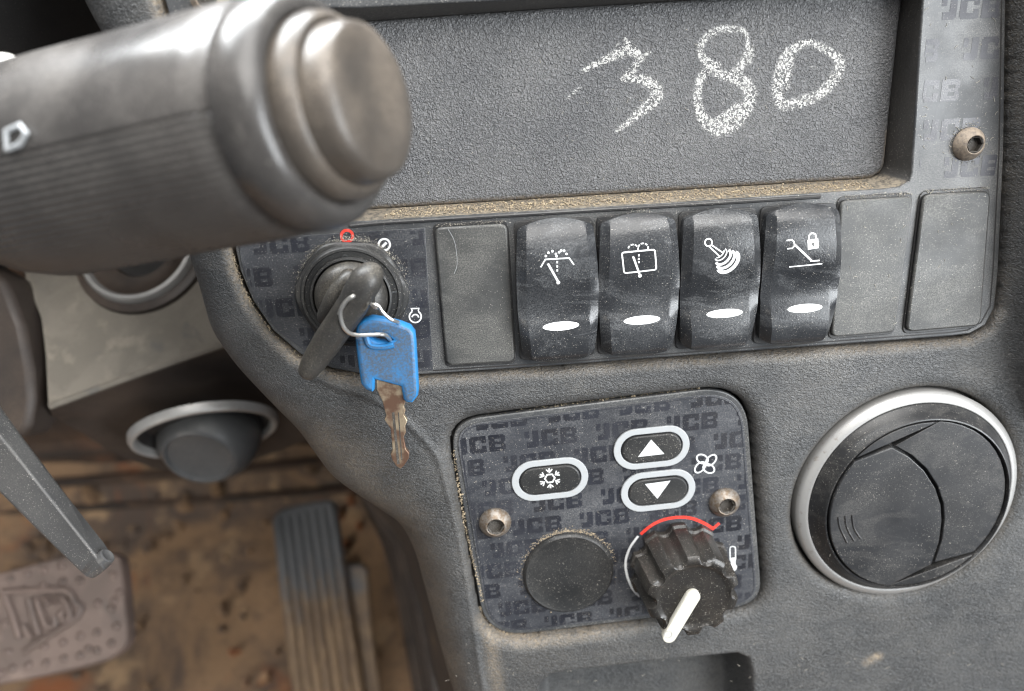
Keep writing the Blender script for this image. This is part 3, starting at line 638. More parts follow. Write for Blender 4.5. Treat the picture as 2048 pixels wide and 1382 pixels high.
# wire ring
wr = thing('key_ring', 'thin bent steel wire ring linking the black key and the blue key', 'key ring', tuple(zp(560, 880, .020)))
g = G(); g.tube(catmull([zp(640, 600, .0215), zp(590, 622, .0235), zp(530, 668, .0235), zp(492, 745, .0230), zp(508, 850, .0225), zp(560, 915, .0220), zp(640, 935, .0215), zp(750, 932, .0205), zp(840, 930, .0195), zp(880, 955, .0175), zp(900, 985, .0150)], 7), .00052, 8)
g.build('wire', 'wire', wr)
g = G(); g.tube(catmull([zp(600, 612, .0226), zp(545, 655, .0232), zp(502, 715, .0232), zp(480, 765, .0226)], 7), .00050, 8); g.build('wire', 'wire', wr)
g = G(); g.tube(catmull([zp(660, 610, .0200), zp(710, 655, .0205), zp(750, 690, .0205), zp(780, 712, .0205), zp(765, 683, .0210), zp(800, 700, .0205), zp(835, 750, .0200), zp(885, 797, .0195), zp(930, 820, .0185), zp(965, 838, .0160), zp(950, 880, .0130)], 7), .00048, 8); g.build('wire', 'wire', wr)
# blue key
z2 = reg(440, 420, 2.56)
bk = thing('blue_key', 'blue plastic headed key with worn bare blade hanging from the wire ring', 'key', tuple(L(*z2(860, 640), .014)))
def kpt(X, Y): return np.array(L(*z2(X, Y), .0165 + .0 * Y))
head = [(690, 640), (700, 590), (735, 562), (780, 550), (870, 566), (930, 582), (975, 600), (998, 630), (1004, 680), (1018, 920), (1014, 955), (985, 992), (955, 990), (938, 975), (926, 908), (792, 872), (790, 925), (780, 938), (748, 925), (720, 895), (706, 800), (694, 700)]
holep = [(760, 655), (800, 640), (860, 648), (885, 668), (860, 680), (800, 672)]
ho = [p[:2] for p in (kpt(*q_) for q_ in head)]
plate('head', [tuple(p) for p in ho], [[tuple(kpt(*q_)[:2]) for q_ in holep]], .0122, .0166, 'blue', bk, .0013, smooth=35)
bl = [(800, 850), (925, 880), (945, 985), (945, 1005), (938, 1015), (948, 1040), (940, 1060), (958, 1090), (946, 1120), (950, 1150), (938, 1175), (950, 1235), (968, 1258), (966, 1282), (940, 1322), (922, 1337), (900, 1322), (880, 1290), (872, 1262), (882, 1240), (872, 1130), (840, 1085), (848, 1060), (828, 985), (800, 930)]
blade = plate('blade', [tuple(kpt(*q_)[:2]) for q_ in bl], [], .0134, .0152, 'keymetal', bk, .0002)
g = G(); g.stroke([(*kpt(885, 1045)[:2], .01525), (*kpt(912, 1310)[:2], .01525)], 12 / 2.56 / 6.6e3); g.stroke([(*kpt(912, 1045)[:2], .01525), (*kpt(930, 1290)[:2], .01525)], 5 / 2.56 / 6.6e3); g.build('groove', 'socket', blade, smooth=0)
g = G(); g.tube(catmull([(*kpt(745, 630)[:2], .0166), (*kpt(765, 690)[:2], .0167), (*kpt(830, 700)[:2], .0167), (*kpt(890, 690)[:2], .0167)], 5), .0008, 8); g.build('eye_rim', 'blue', bk)

# ================================================================== CLIMATE PANEL
hc = np.mean(np.array(hv), 0); HP = -.0012
cp = thing('climate_panel', 'climate control panel with fan buttons and rows of dark lettering', 'control panel', (hc[0], hc[1], -.004))
plate('backplate', [tuple(p) for p in hv], [], -.0040, HP, 'fascia', cp, .0005)
ovh = inset(hv, .0016); ovs = plate('overlay', [tuple(p) for p in ovh], [], HP - .0002, HP + .0003, 'overlay', cp, .0001)
r4 = reg(880, 760, 2.222); ZT = HP + .0003
lettering('lettering', inset(ovh, .0004), [], L(*r4(320, 690), HP)[:2], R(1.8), .0056, .0076, .0222, .0072, ZT + .00004, ovs)
g = G(); g.stroke([(*p, ZT) for p in inset(hv, .0024)], .00022, True); g.build('border_line', 'print', ovs, smooth=0)
def stadium(c, w, h, rot, n=14):
    out = []; r = h / 2; d = w / 2 - r
    for sg in (1, -1):
        for k in range(n + 1):
            a = -math.pi / 2 + math.pi * k / n; x, y = sg * (d + r * math.cos(a)), sg * r * math.sin(a); out.append((c[0] + x * math.cos(rot) - y * math.sin(rot), c[1] + x * math.sin(rot) + y * math.cos(rot)))
    return out
mm = lambda px: px / 6.02e3
def button(X, Y, icon):
    c = L(*r4(X, Y), HP); rot = R(1.6)
    plate('button_surround', stadium(c, mm(146), mm(84), rot), [stadium(c, mm(119), mm(60), rot)], ZT - .0001, ZT + .0006, 'grey_print', cp, .0002)
    b = plate('button', stadium(c, mm(114), mm(55), rot), [], ZT - .0008, ZT + .0010, 'cap', cp, .0005); g = G(); zt = ZT + .00104
    c = np.array(L(*r4(X, Y), zt)); e = mm(1)
    if icon == 'up': g.poly([c + np.array(p + (0,)) * e for p in [(-25, -19), (26, -17), (0, 15)]])
    elif icon == 'down': g.poly([c + np.array(p + (0,)) * e for p in [(-25, 14), (0, -20), (25, 17)]])
    else:
        for k in range(6):
            a = R(60 * k + 92); d = np.array([math.cos(a), math.sin(a), 0]); n_ = np.array([-d[1], d[0], 0]); g.stroke([c + d * e * 11.5, c + d * e * 21], 3.0 * e, lift=0)
            for sg in (-1, 1): g.stroke([c + d * e * 14 + n_ * sg * 1.8 * e, c + d * e * 19 + n_ * sg * 5.6 * e], 2.4 * e, lift=0.00001 * (sg + 2))
        g.stroke([c + np.array([math.cos(R(60 * k + 62)), math.sin(R(60 * k + 62)), 0]) * 9.5 * e for k in range(6)], 3.0 * e, True, lift=.00004)
    g.build('icon', 'white', b, smooth=0)
button(488, 437, 'snow'); button(938, 297, 'up'); button(967, 487, 'down')
g = G(); cf = L(*r4(1180, 372), ZT); e = mm(1)
for k in range(4):
    a = R(90 * k + 32); c_ = cf + np.array([math.cos(a), math.sin(a), 0]) * 12.5 * e
    g.stroke(ell(c_, 12.5 * e, 8.4 * e, a + .35, 26)[:-1], 3.1 * e, True, lift=.00005 + .00001 * k)
g.build('fan_symbol', 'white', cp, smooth=0)
bolt(L(*r4(245, 632), ZT), mm(31), cp, 'bolt', hgt=.0030); bolt(L(*r4(1263, 542), ZT), mm(31), cp, 'bolt', hgt=.0030)
cc_ = L(*r4(572, 862), 0); cc_[2] = ZT
g = G(); g.lathe([(.0150, -.0005), (.0150, .0004), (.0147, .0010), (.0141, .0014), (.0135, .0012), (.008, .0011), (.002, .0011)], cc_, EX, EY, EZ, 72); g.build('round_cap', 'cap', cp)
# temperature scale
kc = L(1355, 1130, HP); z3 = reg(1180, 960, 4.066); w3 = 1 / 4.066 / 6.0e3
def sc(pts): return [L(*z3(*p), ZT) for p in pts]
g = G(); g.stroke(catmull(sc([(412, 440), (500, 368), (600, 322), (720, 302), (830, 312), (930, 352), (1000, 395)]), 6), 26 * w3, lift=.00006); g.stroke(sc([(990, 402), (1052, 350)]), 24 * w3, lift=.00008); g.build('hot_scale', 'red', cp, smooth=0)
g = G(); g.stroke(catmull(sc([(392, 455), (325, 550), (290, 660), (300, 770), (345, 880), (405, 948)]), 6), 20 * w3, lift=.00006); g.build('cold_scale', 'white', cp, smooth=0)
g = G(); g.stroke([L(*z3(x, y), ZT) for x, y in round_poly([(1140, 660), (1138, 540), (1182, 540), (1184, 660)], 20, 5)], 9 * w3, True); g.disc(L(*z3(1166, 712), ZT), 30 * w3, 34 * w3, 0, None, .00005); g.stroke(sc([(1162, 630), (1166, 700)]), 40 * w3, lift=.00008); g.build('thermometer_symbol', 'white', cp, smooth=0)

# ================================================================== TEMPERATURE KNOB
kn = thing('temperature_knob', 'black fluted temperature knob with a cream pointer', 'knob', tuple(kc))
NF = 10
def flute(r, h, a):
    if r < .0118: return r
    x = ((a + .28) * NF / (2 * math.pi)) % 1 - .5; k = math.cos(math.pi * x / .56) if abs(x) < .28 else 0
    return r - .0021 * (k ** .7 if k > 0 else 0) * min(1, (r - .0118) / .0018)
g = G(); g.lathe([(.0166, .0004), (.0166, .0022), (.0158, .0028), (.0156, .0060), (.0150, .0150), (.0146, .0166), (.0138, .0173), (.0128, .0175), (.0116, .0173), (.0108, .0167), (.0100, .0166), (.004, .0166)], kc, EX, EY, EZ, 240, flute)
kb = g.build('knob_body', 'knob', kn, smooth=32)
pa, pb = L(*z3(838, 955), .0168), L(*z3(640, 1262), .0160); pd = (pb - pa)[:2]; pl_ = np.linalg.norm(pd); pd = pd / pl_; pn = np.array([-pd[1], pd[0]]); hw = .0023
ol = []
for k in range(13): a = math.pi / 2 + math.pi * k / 12; ol.append(pa[:2] + (pd * math.cos(a) + pn * math.sin(a)) * hw)
for k in range(13): a = -math.pi / 2 + math.pi * k / 12; ol.append(pb[:2] + (pd * math.cos(a) + pn * math.sin(a)) * hw * .95)
pt = plate('pointer', [tuple(p) for p in ol], [], .0150, .0171, 'pointer', kn, .0003)
base2 = pb[:2] - pd * .0008; ol2 = [base2 - pn * hw, base2 + pn * hw]
g = G(); q1 = [pb[:2] + pn * hw * .9, pb[:2] + pd * hw * .9, pb[:2] - pn * hw * .9, pb[:2] - pd * .003 - pn * hw * .9, pb[:2] - pd * .003 + pn * hw * .9]
g.prism([(*p, .0150) for p in q1], (0, 0, -.0070)); g.build('pointer_skirt', 'pointer', pt)
g = G(); g.stroke([(*p[:2], .01715) for p in ell((*L(*z3(636, 1256), .0171)[:2], 0), 30 * w3, 30 * w3, n=20)][:-1], 5 * w3, True); g.build('gate_mark', 'grey_print', pt, smooth=0)

# ================================================================== AIR VENT
r5 = reg(1500, 700, 2.0255); v3 = np.array([vc[0], vc[1], 0])
ve = thing('air_vent', 'round air vent with a silver ring and closed black shutter blades', 'air vent', tuple(v3))
g = G(); g.lathe([(.0372, -.003), (.0374, .0008), (.0372, .0017), (.0366, .0024), (.0352, .0032), (.0346, .0034), (.0342, .0033), (.0340, .0028)], v3, EX, EY, EZ, 128, cap1=False); g.build('ring', 'silver', ve, smooth=50)
g = G(); g.lathe([(.0341, .0022), (.0340, .0032), (.0337, .0036), (.0331, .0040), (.0317, .0060), (.0310, .0071), (.0306, .0076), (.0302, .0077), (.0300, .0072), (.0299, .0046), (.002, .0046)], v3, EX, EY, EZ, 128); g.build('bezel', 'vent', ve, smooth=35)
def vp(pts, h): return [L(*r5(*p), h)[:2] for p in pts]
curve = [(572, 392), (640, 430), (700, 485), (745, 555), (768, 625), (772, 690), (762, 770), (731, 864)]
def arc_pts(p0, p1, r, h, n=16, ccw=True):      # circle of the barrel between two traced points
    a0 = math.atan2(p0[1] - v3[1], p0[0] - v3[0]); a1 = math.atan2(p1[1] - v3[1], p1[0] - v3[0])
    if ccw and a1 < a0: a1 += 2 * math.pi
    if not ccw and a1 > a0: a1 -= 2 * math.pi
    return [(v3[0] + r * math.cos(a0 + (a1 - a0) * k / n), v3[1] + r * math.sin(a0 + (a1 - a0) * k / n)) for k in range(n + 1)]
rb = .0295
c_in = vp(curve, .0078); tl, tr = vp([(424, 452), (768, 328)], .0078); bl_, br_ = vp([(572, 918), (903, 816)], .0078)
left = arc_pts(tl, bl_, rb, 0) + [tuple(p) for p in c_in[::-1]]
plate('blade', left, [], .0060, .0084, 'vent', ve, .0003)
cr = vp([(x + 15, y - 4) for x, y in curve], .0068)
right = [tuple(p) for p in cr] + arc_pts(br_, tr, rb, 0)
plate('blade', right, [], .0050, .0069, 'vent', ve, .0003)
tl2, tr2 = vp([(418, 430), (764, 303)], .0078); plate('barrel_cap', arc_pts(tr2, tl2, rb, 0), [], .0050, .0076, 'vent', ve, .0003)
bl2, br2 = vp([(574, 936), (910, 832)], .0078); plate('barrel_cap', arc_pts(bl2, br2, rb, 0), [], .0050, .0076, 'vent', ve, .0003)
g = G()
for k in range(3):
    x = 357 + 28 * k; g.tube(catmull([L(*r5(x, 676 - 4 * k), .0084), L(*r5(x + 8, 720), .0084), L(*r5(x + 36, 780 - 8 * k), .0084)], 5), .00035, 6)
g.build('grip_rib', 'vent', ve)

# ================================================================== COLUMN LEVER (out of focus, near the lens)
A, B = Z(58, 352, .166), Z(660, 220, .135); dz = B - A; LL = np.linalg.norm(dz); dz = dz / LL
dx_ = np.cross(dz, az); dx_ /= np.linalg.norm(dx_); dy_ = np.cross(dz, dx_)
lv = thing('column_lever', 'thick dark ribbed control lever grip reaching in front of the dash', 'lever', tuple(A), frame=WORLD)
r0, r1 = .0232, .0211
def ribs(r, h, a):
    s_ = math.degrees(a) % 360; k = .00040 * (0.5 + .5 * math.cos(a * 96)) if .006 < h < LL * .92 and (LOW0 < s_ < LOW1) else 0
    return r - k
side = lambda v: math.degrees(math.atan2(np.dot(v, dy_), np.dot(v, dx_))) % 360
LOWC = side(ay); LOW0, LOW1 = LOWC - 78, LOWC + 62
if LOW0 < 0: LOW0 += 360; LOW1 += 360
if LOW1 > 360: ribs = (lambda f_: (lambda r, h, a: f_(r, h, a if math.degrees(a) > LOW1 - 360 else a + 2 * math.pi)))(lambda r, h, a: r - (.00040 * (.5 + .5 * math.cos(a * 96)) if .006 < h < LL * .92 and LOW0 < math.degrees(a) < LOW1 else 0))
E1 = LL * .90 + .0185                             # tip of the end button
g = G(); g.lathe([(.006, -.012), (.014, -.0105), (.0190, -.006), (.0218, 0), (r0, .008), (r0 - .0002, .02), (r1 + .0010, LL * .60), (r1 + .0007, E1 - .0250), (r1 + .0003, E1 - .0215), (r1 - .0002, E1 - .0205), (r1 - .0004, E1 - .0195)], A, dx_, dy_, dz, 384, ribs, cap0=True); grip = g.build('grip', 'handle', lv, frame=WORLD, smooth=60)
g = G(); g.lathe([(r1 - .0010, E1 - .0200), (r1 + .0003, E1 - .0185), (r1 + .0005, E1 - .0150), (r1 - .0002, E1 - .0122), (r1 - .0016, E1 - .0103), (.0180, E1 - .0098), (.0170, E1 - .0104)], A, dx_, dy_, dz, 96, cap1=False); g.build('collar', 'handle', lv, frame=WORLD, smooth=50)
g = G(); g.lathe([(.0166, E1 - .0115), (.0168, E1 - .0085), (.0163, E1 - .0066), (.0152, E1 - .0058), (.0143, E1 - .0062), (.0141, E1 - .0030), (.0135, E1 - .0012), (.0122, E1 - .0003), (.008, E1), (.001, E1)], A, dx_, dy_, dz, 96); g.build('end_button', 'button_tan', lv, frame=WORLD, smooth=50)
g = G(); g.tube(catmull([Z(-160, 240, .170), Z(-60, 205, .166), Z(20, 178, .162), Z(78, 162, .162)], 5), [.0082] * 10 + [.0076, .0072, .0065, .0054, .0036, .0008], 24); g.build('boss', m_white('pale_boss', (.55, .53, .50), .4, .3), lv, frame=WORLD)
g = G(); mk = []
for x, y in [(12, 262), (40, 250), (52, 266), (40, 288), (14, 300)]:
    d_ = (x - CX) / F * ax + (y - CY) / F * ay + az; oc = CAM - A; dd = d_ - dz * (d_ @ dz); oo = oc - dz * (oc @ dz)
    a_, b_, c_ = dd @ dd, 2 * dd @ oo, oo @ oo - (r0 + .0002) ** 2; disc_ = b_ * b_ - 4 * a_ * c_
    if disc_ > 0: mk.append(CAM + d_ * ((-b_ - math.sqrt(disc_)) / (2 * a_)))
if len(mk) >= 3: g.tube(mk + [mk[0]], .0005, 6); g.build('direction_mark', 'grey_print', grip, frame=WORLD)

# ================================================================== FOOTWELL
zf = float(Z(420, 1230, .62)[2])
def onfloor(x, y, dzz=0.0): return onplane(x, y, (0, 0, zf + dzz), np.array([0, 0, 1.0]))
YB = float(onfloor(500, 985)[1]); nx, ny = 60, 50; gx, gy = np.linspace(-.75, .55, nx), np.linspace(-.55, YB + .03, ny); V = []
for y in gy:
    for x in gx: V.append((x, y, zf + max(0, y - (YB - .05)) ** 2 * 9 + .004 * math.sin(x * 23 + y * 11) * math.sin(y * 31 - x * 7) + .003 * math.sin(x * 61) * math.sin(y * 53)))
fo = mesh('cab_floor', V, [(j * nx + i, j * nx + i + 1, (j + 1) * nx + i + 1, (j + 1) * nx + i) for j in range(ny - 1) for i in range(nx - 1)], 'floor', None, WORLD, (0, 0, 0)); fo['kind'] = 'structure'
yb = float(onfloor(500, 985)[1])
bw = G(); prof = [(yb + .012, zf + .012), (yb + .014, zf + .024), (yb + .018, zf + .03), (yb + .020, zf + .055), (yb + .026, zf + .066), (yb + .028, zf + .095), (yb + .040, zf + .104), (yb + .05, zf + .16), (yb + .07, zf + .46)]
for (y0, z0_), (y1, z1_) in zip(prof, prof[1:]): bw.add([(-.75, y0, z0_), (.55, y0, z0_), (.55, y1, z1_), (-.75, y1, z1_)], [(0, 1, 2, 3)])
b_o = bw.build('bulkhead', 'bulk', None, frame=WORLD, smooth=20); b_o['kind'] = 'structure'
# side of the centre console, from under the moulding down to the floor
sp_ = thing('console_side', 'dirt streaked side panel under the dash beside the accelerator', 'side panel', tuple(onfloor(880, 1300)), frame=WORLD)
top = [Z(700, 900, .33), Z(850, 1080, .32), Z(900, 1230, .31), Z(960, 1420, .30), Z(1060, 1700, .30)]; bot = [onfloor(735, 985), onfloor(772, 1085), onfloor(800, 1200), onfloor(835, 1420), onfloor(900, 1700)]
def pan(f0, f1, dn, name, mat):
    g = G(); a = [t0 + (b0 - t0) * f0 for t0, b0 in zip(top, bot)]; b = [t0 + (b0 - t0) * f1 for t0, b0 in zip(top, bot)]; n_ = len(a)
    g.add(a + b + [p + np.array([.02, 0, 0]) for p in a] + [p + np.array([.02, 0, 0]) for p in b], [(i, i + 1, n_ + i + 1, n_ + i) for i in range(n_ - 1)] + [(i, i + 1, 2 * n_ + i + 1, 2 * n_ + i) for i in range(n_ - 1)] + [(n_ + i, n_ + i + 1, 3 * n_ + i + 1, 3 * n_ + i) for i in range(n_ - 1)])
    return g.build(name, mat, sp_, frame=WORLD)
pan(0, 1, 0, 'panel', 'side')
for k, (f0, w_) in enumerate([(.42, .006), (.72, .007)]):
    g = G(); g.tube([t0 + (b0 - t0) * f0 + np.array([-.001, 0, 0]) for t0, b0 in zip(top, bot)], w_, 8); g.build('trim_strip', 'brown_dark', sp_, frame=WORLD)

# lower console with its two outlets
lc = thing('lower_console', 'dust caked lower console with a sharp crease under the lever', 'console', tuple(Z(270, 760, .33)), frame=WORLD)
nA0 = None
a_top = [Z(30, 440, .325), Z(600, 350, .325)]; crease = [Z(97, 812, .300), Z(300, 738, .302), Z(452, 686, .304), Z(620, 625, .308)]
lowB = [Z(104, 832, .312), Z(156, 862, .345), Z(208, 895, .36), Z(260, 920, .37), Z(313, 938, .378), Z(400, 950, .385), Z(520, 915, .38), Z(640, 870, .375), Z(700, 850, .37)]
leftA = [Z(52, 556, .318), Z(83, 636, .311), Z(92, 709, .306)]
g = G(); ring = [a_top[0]] + leftA + crease + [a_top[1]]
cA = np.mean(ring, 0); g.add(ring, [tuple(range(len(ring)))])
nrow = 9
cr9 = [np.array(p) for p in catmull(crease, 3)][:10]; cr9 = [cr9[min(int(round(k * 9 / 8)), 9)] for k in range(9)]
g.add(cr9 + lowB, [(i, i + 1, nrow + i + 1, nrow + i) for i in range(nrow - 1)])
dback = az * .16
g.add(ring[:5] + [p + dback for p in ring[:5]], [(i, i + 1, 6 + i, 5 + i) for i in range(4)])
g.add(lowB + [p + dback + np.array([0, 0, .02]) for p in lowB], [(i, i + 1, nrow + i + 1, nrow + i) for i in range(nrow - 1)])
va = np.array(ring)
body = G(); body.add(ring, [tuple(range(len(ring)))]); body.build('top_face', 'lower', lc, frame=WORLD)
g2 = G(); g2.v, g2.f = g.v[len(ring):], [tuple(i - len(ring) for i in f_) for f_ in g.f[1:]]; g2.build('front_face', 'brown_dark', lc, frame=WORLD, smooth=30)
g = G(); g.tube(catmull([p + az * .0012 for p in crease], 4), .0016, 8); g.build('crease_edge', 'lower', lc, frame=WORLD)
def axes(nv):
    nv = nv / np.linalg.norm(nv); x = np.cross(nv, az); x /= np.linalg.norm(x); return x, np.cross(nv, x), nv
nA = np.cross(a_top[1] - a_top[0], crease[0] - a_top[0]); nA = -nA if nA @ az > 0 else nA
x, y, zv = axes(nA); cv = onplane(287, 502, crease[1], zv)
ov_ = thing('round_outlet', 'round silver rimmed outlet in the dusty console top', 'outlet', tuple(cv), frame=WORLD)
g = G(); g.lathe([(.0285, -.001), (.0280, .002), (.0262, .0035), (.0256, .003), (.0254, .0045), (.0243, .0060), (.0226, .0062), (.0216, .005), (.0212, .002)], cv, x, y, zv, 72, cap1=False)
g2 = G(); g2.lathe([(.0290, -.001), (.0284, .0022), (.0262, .0030), (.0250, .003)], cv, x, y, zv, 72, cap1=False); g2.build('seat', 'brown_dark', ov_, frame=WORLD)
g = G(); g.lathe([(.0252, .002), (.0250, .0045), (.0240, .0062), (.0226, .0064), (.0216, .005), (.0212, .002)], cv, x, y, zv, 72, cap1=False); g.build('rim', 'silver', ov_, frame=WORLD)
g = G(); g.lathe([(.0214, .004), (.0190, .0025), (.0150, .0020), (.0128, .0022), (.0120, .0010)], cv, x, y, zv, 72, cap1=False); g.build('cup', 'brown_dark', ov_, frame=WORLD)
g = G(); g.lathe([(.0126, .0012), (.002, .0012)], cv, x, y, zv, 48); g.build('opening', 'dark', ov_, frame=WORLD)  # solid black disc, its colour stands in for the darkness of a hole
nB = .26 * ax + .90 * ay - .36 * az; x, y, zv = axes(nB); cv = Z(412, 868, .335)
ob = thing('eyeball_outlet', 'silver rimmed eyeball outlet in the shaded console front', 'outlet', tuple(cv), frame=WORLD)
g = G(); g.lathe([(.0318, -.0030), (.0318, -.0008), (.0310, .0008), (.0298, .0012), (.0288, .0004), (.0284, -.003)], cv, x, y, zv, 80, cap1=False); g.build('rim', 'silver', ob, frame=WORLD)
g = G(); g.lathe([(.0276, -.002), (.0240, -.006)], cv, x, y, zv, 64); g.build('cup', 'dark', ob, frame=WORLD)
pv = .05 * ax + .60 * ay - .80 * az; px_, py_, pz_ = axes(pv); cb = Z(420, 864, .350)
prof = [(.0236 * math.cos(a), .0236 * math.sin(a)) for a in np.linspace(-.15, .85, 12)]; prof += [(.0150, .0178), (.0143, .0160), (.008, .0153), (.001, .0153)]
g = G(); g.lathe(prof, cb, px_, py_, pz_, 64, cap0=True); g.build('ball', m_plastic('grey_ball_plastic', (.050, .052, .055), .40, .10), ob, frame=WORLD, smooth=50)

# steering column shroud in the dark upper corner, bracket plate and lever arm
sh = G(); pth = [Z(-250, 330, .30), Z(-60, 60, .28), Z(60, -200, .27)]
g = G(); g.tube(catmull(pth, 6), .060, 40); o = g.build('column_shroud', 'dark', None, frame=WORLD, origin=tuple(pth[1])); setp(o, 'black steering column shroud behind the ribbed lever', 'shroud')
br_px = [(-90, 500), (8, 556), (22, 590), (45, 650), (62, 740), (66, 800), (58, 850), (40, 880), (-90, 860)]
g = G(); g.prism([Z(x, y, .30) for x, y in br_px], az * .02); o = g.build('column_bracket', 'brown_dark', None, frame=WORLD, origin=tuple(Z(0, 700, .3)), bevel=.003); setp(o, 'dark brown bracket plate behind the black metal arm', 'bracket')
ar = thing('metal_arm', 'black painted ridged metal arm pointing down over the brake pedal', 'arm', tuple(Z(200, 1140, .235)), frame=WORLD)
def sec(le, ri, rg, z): return [Z(*le, z), Z(*rg, z - .004), Z(*ri, z + .003), Z(*ri, z + .014), Z(*le, z + .012)]
secs = [sec((-120, 862), (-90, 690), (-110, 745), .240), sec((0, 984), (52, 884), (23, 900), .238), sec((94, 1078), (140, 1000), (112, 1012), .236), sec((160, 1142), (206, 1084), (188, 1108), .235), sec((173, 1153), (222, 1108), (204, 1130), .235), sec((188, 1157), (227, 1124), (210, 1140), .236)]
g = G(); n_ = 5
for s_ in secs: g.v += [tuple(p) for p in s_]
for i in range(len(secs) - 1):
    for k in range(n_): g.f.append((i * n_ + k, i * n_ + (k + 1) % n_, (i + 1) * n_ + (k + 1) % n_, (i + 1) * n_ + k))
g.f += [tuple(range(n_))[::-1], tuple(range((len(secs) - 1) * n_, len(secs) * n_))]
g.build('arm_bar', 'arm', ar, frame=WORLD, smooth=20, bevel=.0008)
nn = np.cross(secs[2][2] - secs[2][1], secs[3][1] - secs[2][1]); x, y, zv = axes(nn if nn @ az < 0 else -nn); g = G(); cR = Z(214, 1112, .2335)
g.lathe([(.0026, -.002), (.0026, .0002), (.0021, .0005), (.0016, .0001), (.0003, .0001)], cR, x, y, zv, 20); g.build('pivot_pin', 'arm', ar, frame=WORLD)

# ================================================================== PEDALS
pc = Z(110, 1230, .42); nP = -az * .95 - ay * .26 + ax * .05; nP /= np.linalg.norm(nP)
def pp(X, Y, h=0.0): x_, y_ = X / 4.577, 1080 + Y / 4.577; return onplane(x_, y_, pc, nP) + nP * h
bp = thing('brake_pedal', 'brown stained rubber brake pedal with raised lettering and studs', 'pedal', tuple(pc), frame=WORLD)
out_ = [(-700, 440), (0, 300), (300, 222), (600, 152), (900, 118), (1040, 128), (1105, 185), (1130, 330), (1150, 560), (1172, 850), (1152, 970), (1060, 1062), (930, 1125), (600, 1212), (0, 1330), (-700, 1440)]
ol = catmull([pp(*p) for p in out_], 5, True)
rim_o, rim_i = [p - nP * .0 for p in ol], []
cP = np.mean(ol, 0)
g = G(); n_ = len(ol); lv_ = [(1.0, -.010), (1.0, -.0015), (.99, 0), (.975, .0004), (.962, -.0006)]
for f_, h_ in lv_: g.v += [tuple(cP + (p - cP) * f_ + nP * h_) for p in ol]
for j in range(len(lv_) - 1): g.f += [(j * n_ + i, j * n_ + (i + 1) % n_, (j + 1) * n_ + (i + 1) % n_, (j + 1) * n_ + i) for i in range(n_)]
g.f.append(tuple(range((len(lv_) - 1) * n_, len(lv_) * n_))); g.build('pad', 'pedal', bp, frame=WORLD, smooth=50)
x, y, zv = axes(nP); first = None
studs = [(95, 355), (245, 310), (400, 275), (560, 240), (210, 455), (390, 420), (570, 380), (730, 375), (1030, 325), (1085, 480), (890, 585), (1020, 630), (1065, 790), (880, 850), (730, 880), (575, 940), (400, 980), (1015, 950), (885, 1015), (805, 1000), (725, 1060), (580, 1090), (420, 1130), (260, 1150), (110, 1180), (35, 770), (75, 1030), (1040, 560), (5, 1225)]
for X, Y in studs:
    if first is None:
        g = G(); g.lathe([(.0024, -.0003), (.0021, .0009), (.0014, .0017), (.0004, .0020)], pc, x, y, zv, 12); first = g.build('stud', 'pedal', bp, frame=WORLD, smooth=60); o = first
    else:
        o = bpy.data.objects.new('stud', first.data); col.objects.link(o); o.parent = bp
    o.location = Vector(pp(X, Y, -.0006) - pc)
g = G()
def raise_(pts, w): g.tube([pp(X, Y, .0004) for X, Y in pts], w * 1.05, 8)
raise_([(45, 490), (120, 690), (185, 900)], .0017); raise_([(30, 475), (300, 462), (590, 450), (650, 490), (700, 580), (755, 622), (715, 700), (640, 765), (450, 880), (220, 1030)], .0017)
g.build('emblem_frame', 'pedal', bp, frame=WORLD, smooth=60)
for pts in ([(268, 545), (310, 700), (365, 870), (290, 900), (215, 780)], [(450, 590), (420, 535), (340, 545), (370, 650), (420, 780), (470, 800), (520, 780), (500, 700)], [(520, 590), (500, 525), (590, 530), (640, 640), (650, 720), (580, 750), (550, 660), (620, 630)]):
    g = G(); raise_(pts, .0018); g.build('letter', 'pedal', bp, frame=WORLD, smooth=60)

ac = Z(640, 1180, .53); nQ = -az * .96 - ay * .22 + ax * .16; nQ /= np.linalg.norm(nQ)
ap = thing('accelerator_pedal', 'ribbed accelerator pedal half buried in tan mud', 'pedal', tuple(ac), frame=WORLD)
# local frame: y along the pedal
def aq(x_, y_, h=0.0): return onplane(x_, y_, ac, nQ) + nQ * h
yl = aq(612, 1020) - aq(660, 1360); yl /= np.linalg.norm(yl); xl = np.cross(yl, nQ)
FRA = Matrix(((xl[0], yl[0], nQ[0], ac[0]), (xl[1], yl[1], nQ[1], ac[1]), (xl[2], yl[2], nQ[2], ac[2]), (0, 0, 0, 1))); FR[ap] = FRA; ap.matrix_world = FRA
outl = [(544, 1050), (546, 1032), (562, 1018), (600, 1008), (640, 1000), (662, 1000), (674, 1012), (679, 1060), (692, 1140), (718, 1300), (745, 1470), (600, 1500), (572, 1300), (556, 1160)]
g = G(); g.prism([aq(*p, -.0024) for p in outl], -nQ * .010); g.build('plate', 'accel', ap, frame=WORLD, bevel=.002)
step = [(690, 1132), (720, 1128), (736, 1140), (744, 1250), (765, 1400), (780, 1480), (735, 1480), (718, 1300)]
g = G(); g.prism([aq(*p, -.008) for p in step], -nQ * .012); g.build('flange', 'accel', ap, frame=WORLD, bevel=.002)
for k in range(7):
    f_ = (k + .5) / 7; a0 = (548 + f_ * 124, 1034 - f_ * 30 + 6); a1 = (602 + f_ * 140, 1490 - 20 * f_); pth = [aq(a0[0] + (a1[0] - a0[0]) * s_, a0[1] + (a1[1] - a0[1]) * s_, -.0030) for s_ in np.linspace(0, 1, 8)]
    g = G(); g.tube(pth, [.0020] + [.0026] * 7, 8); g.build('rib', 'accel', ap, frame=WORLD, smooth=60)

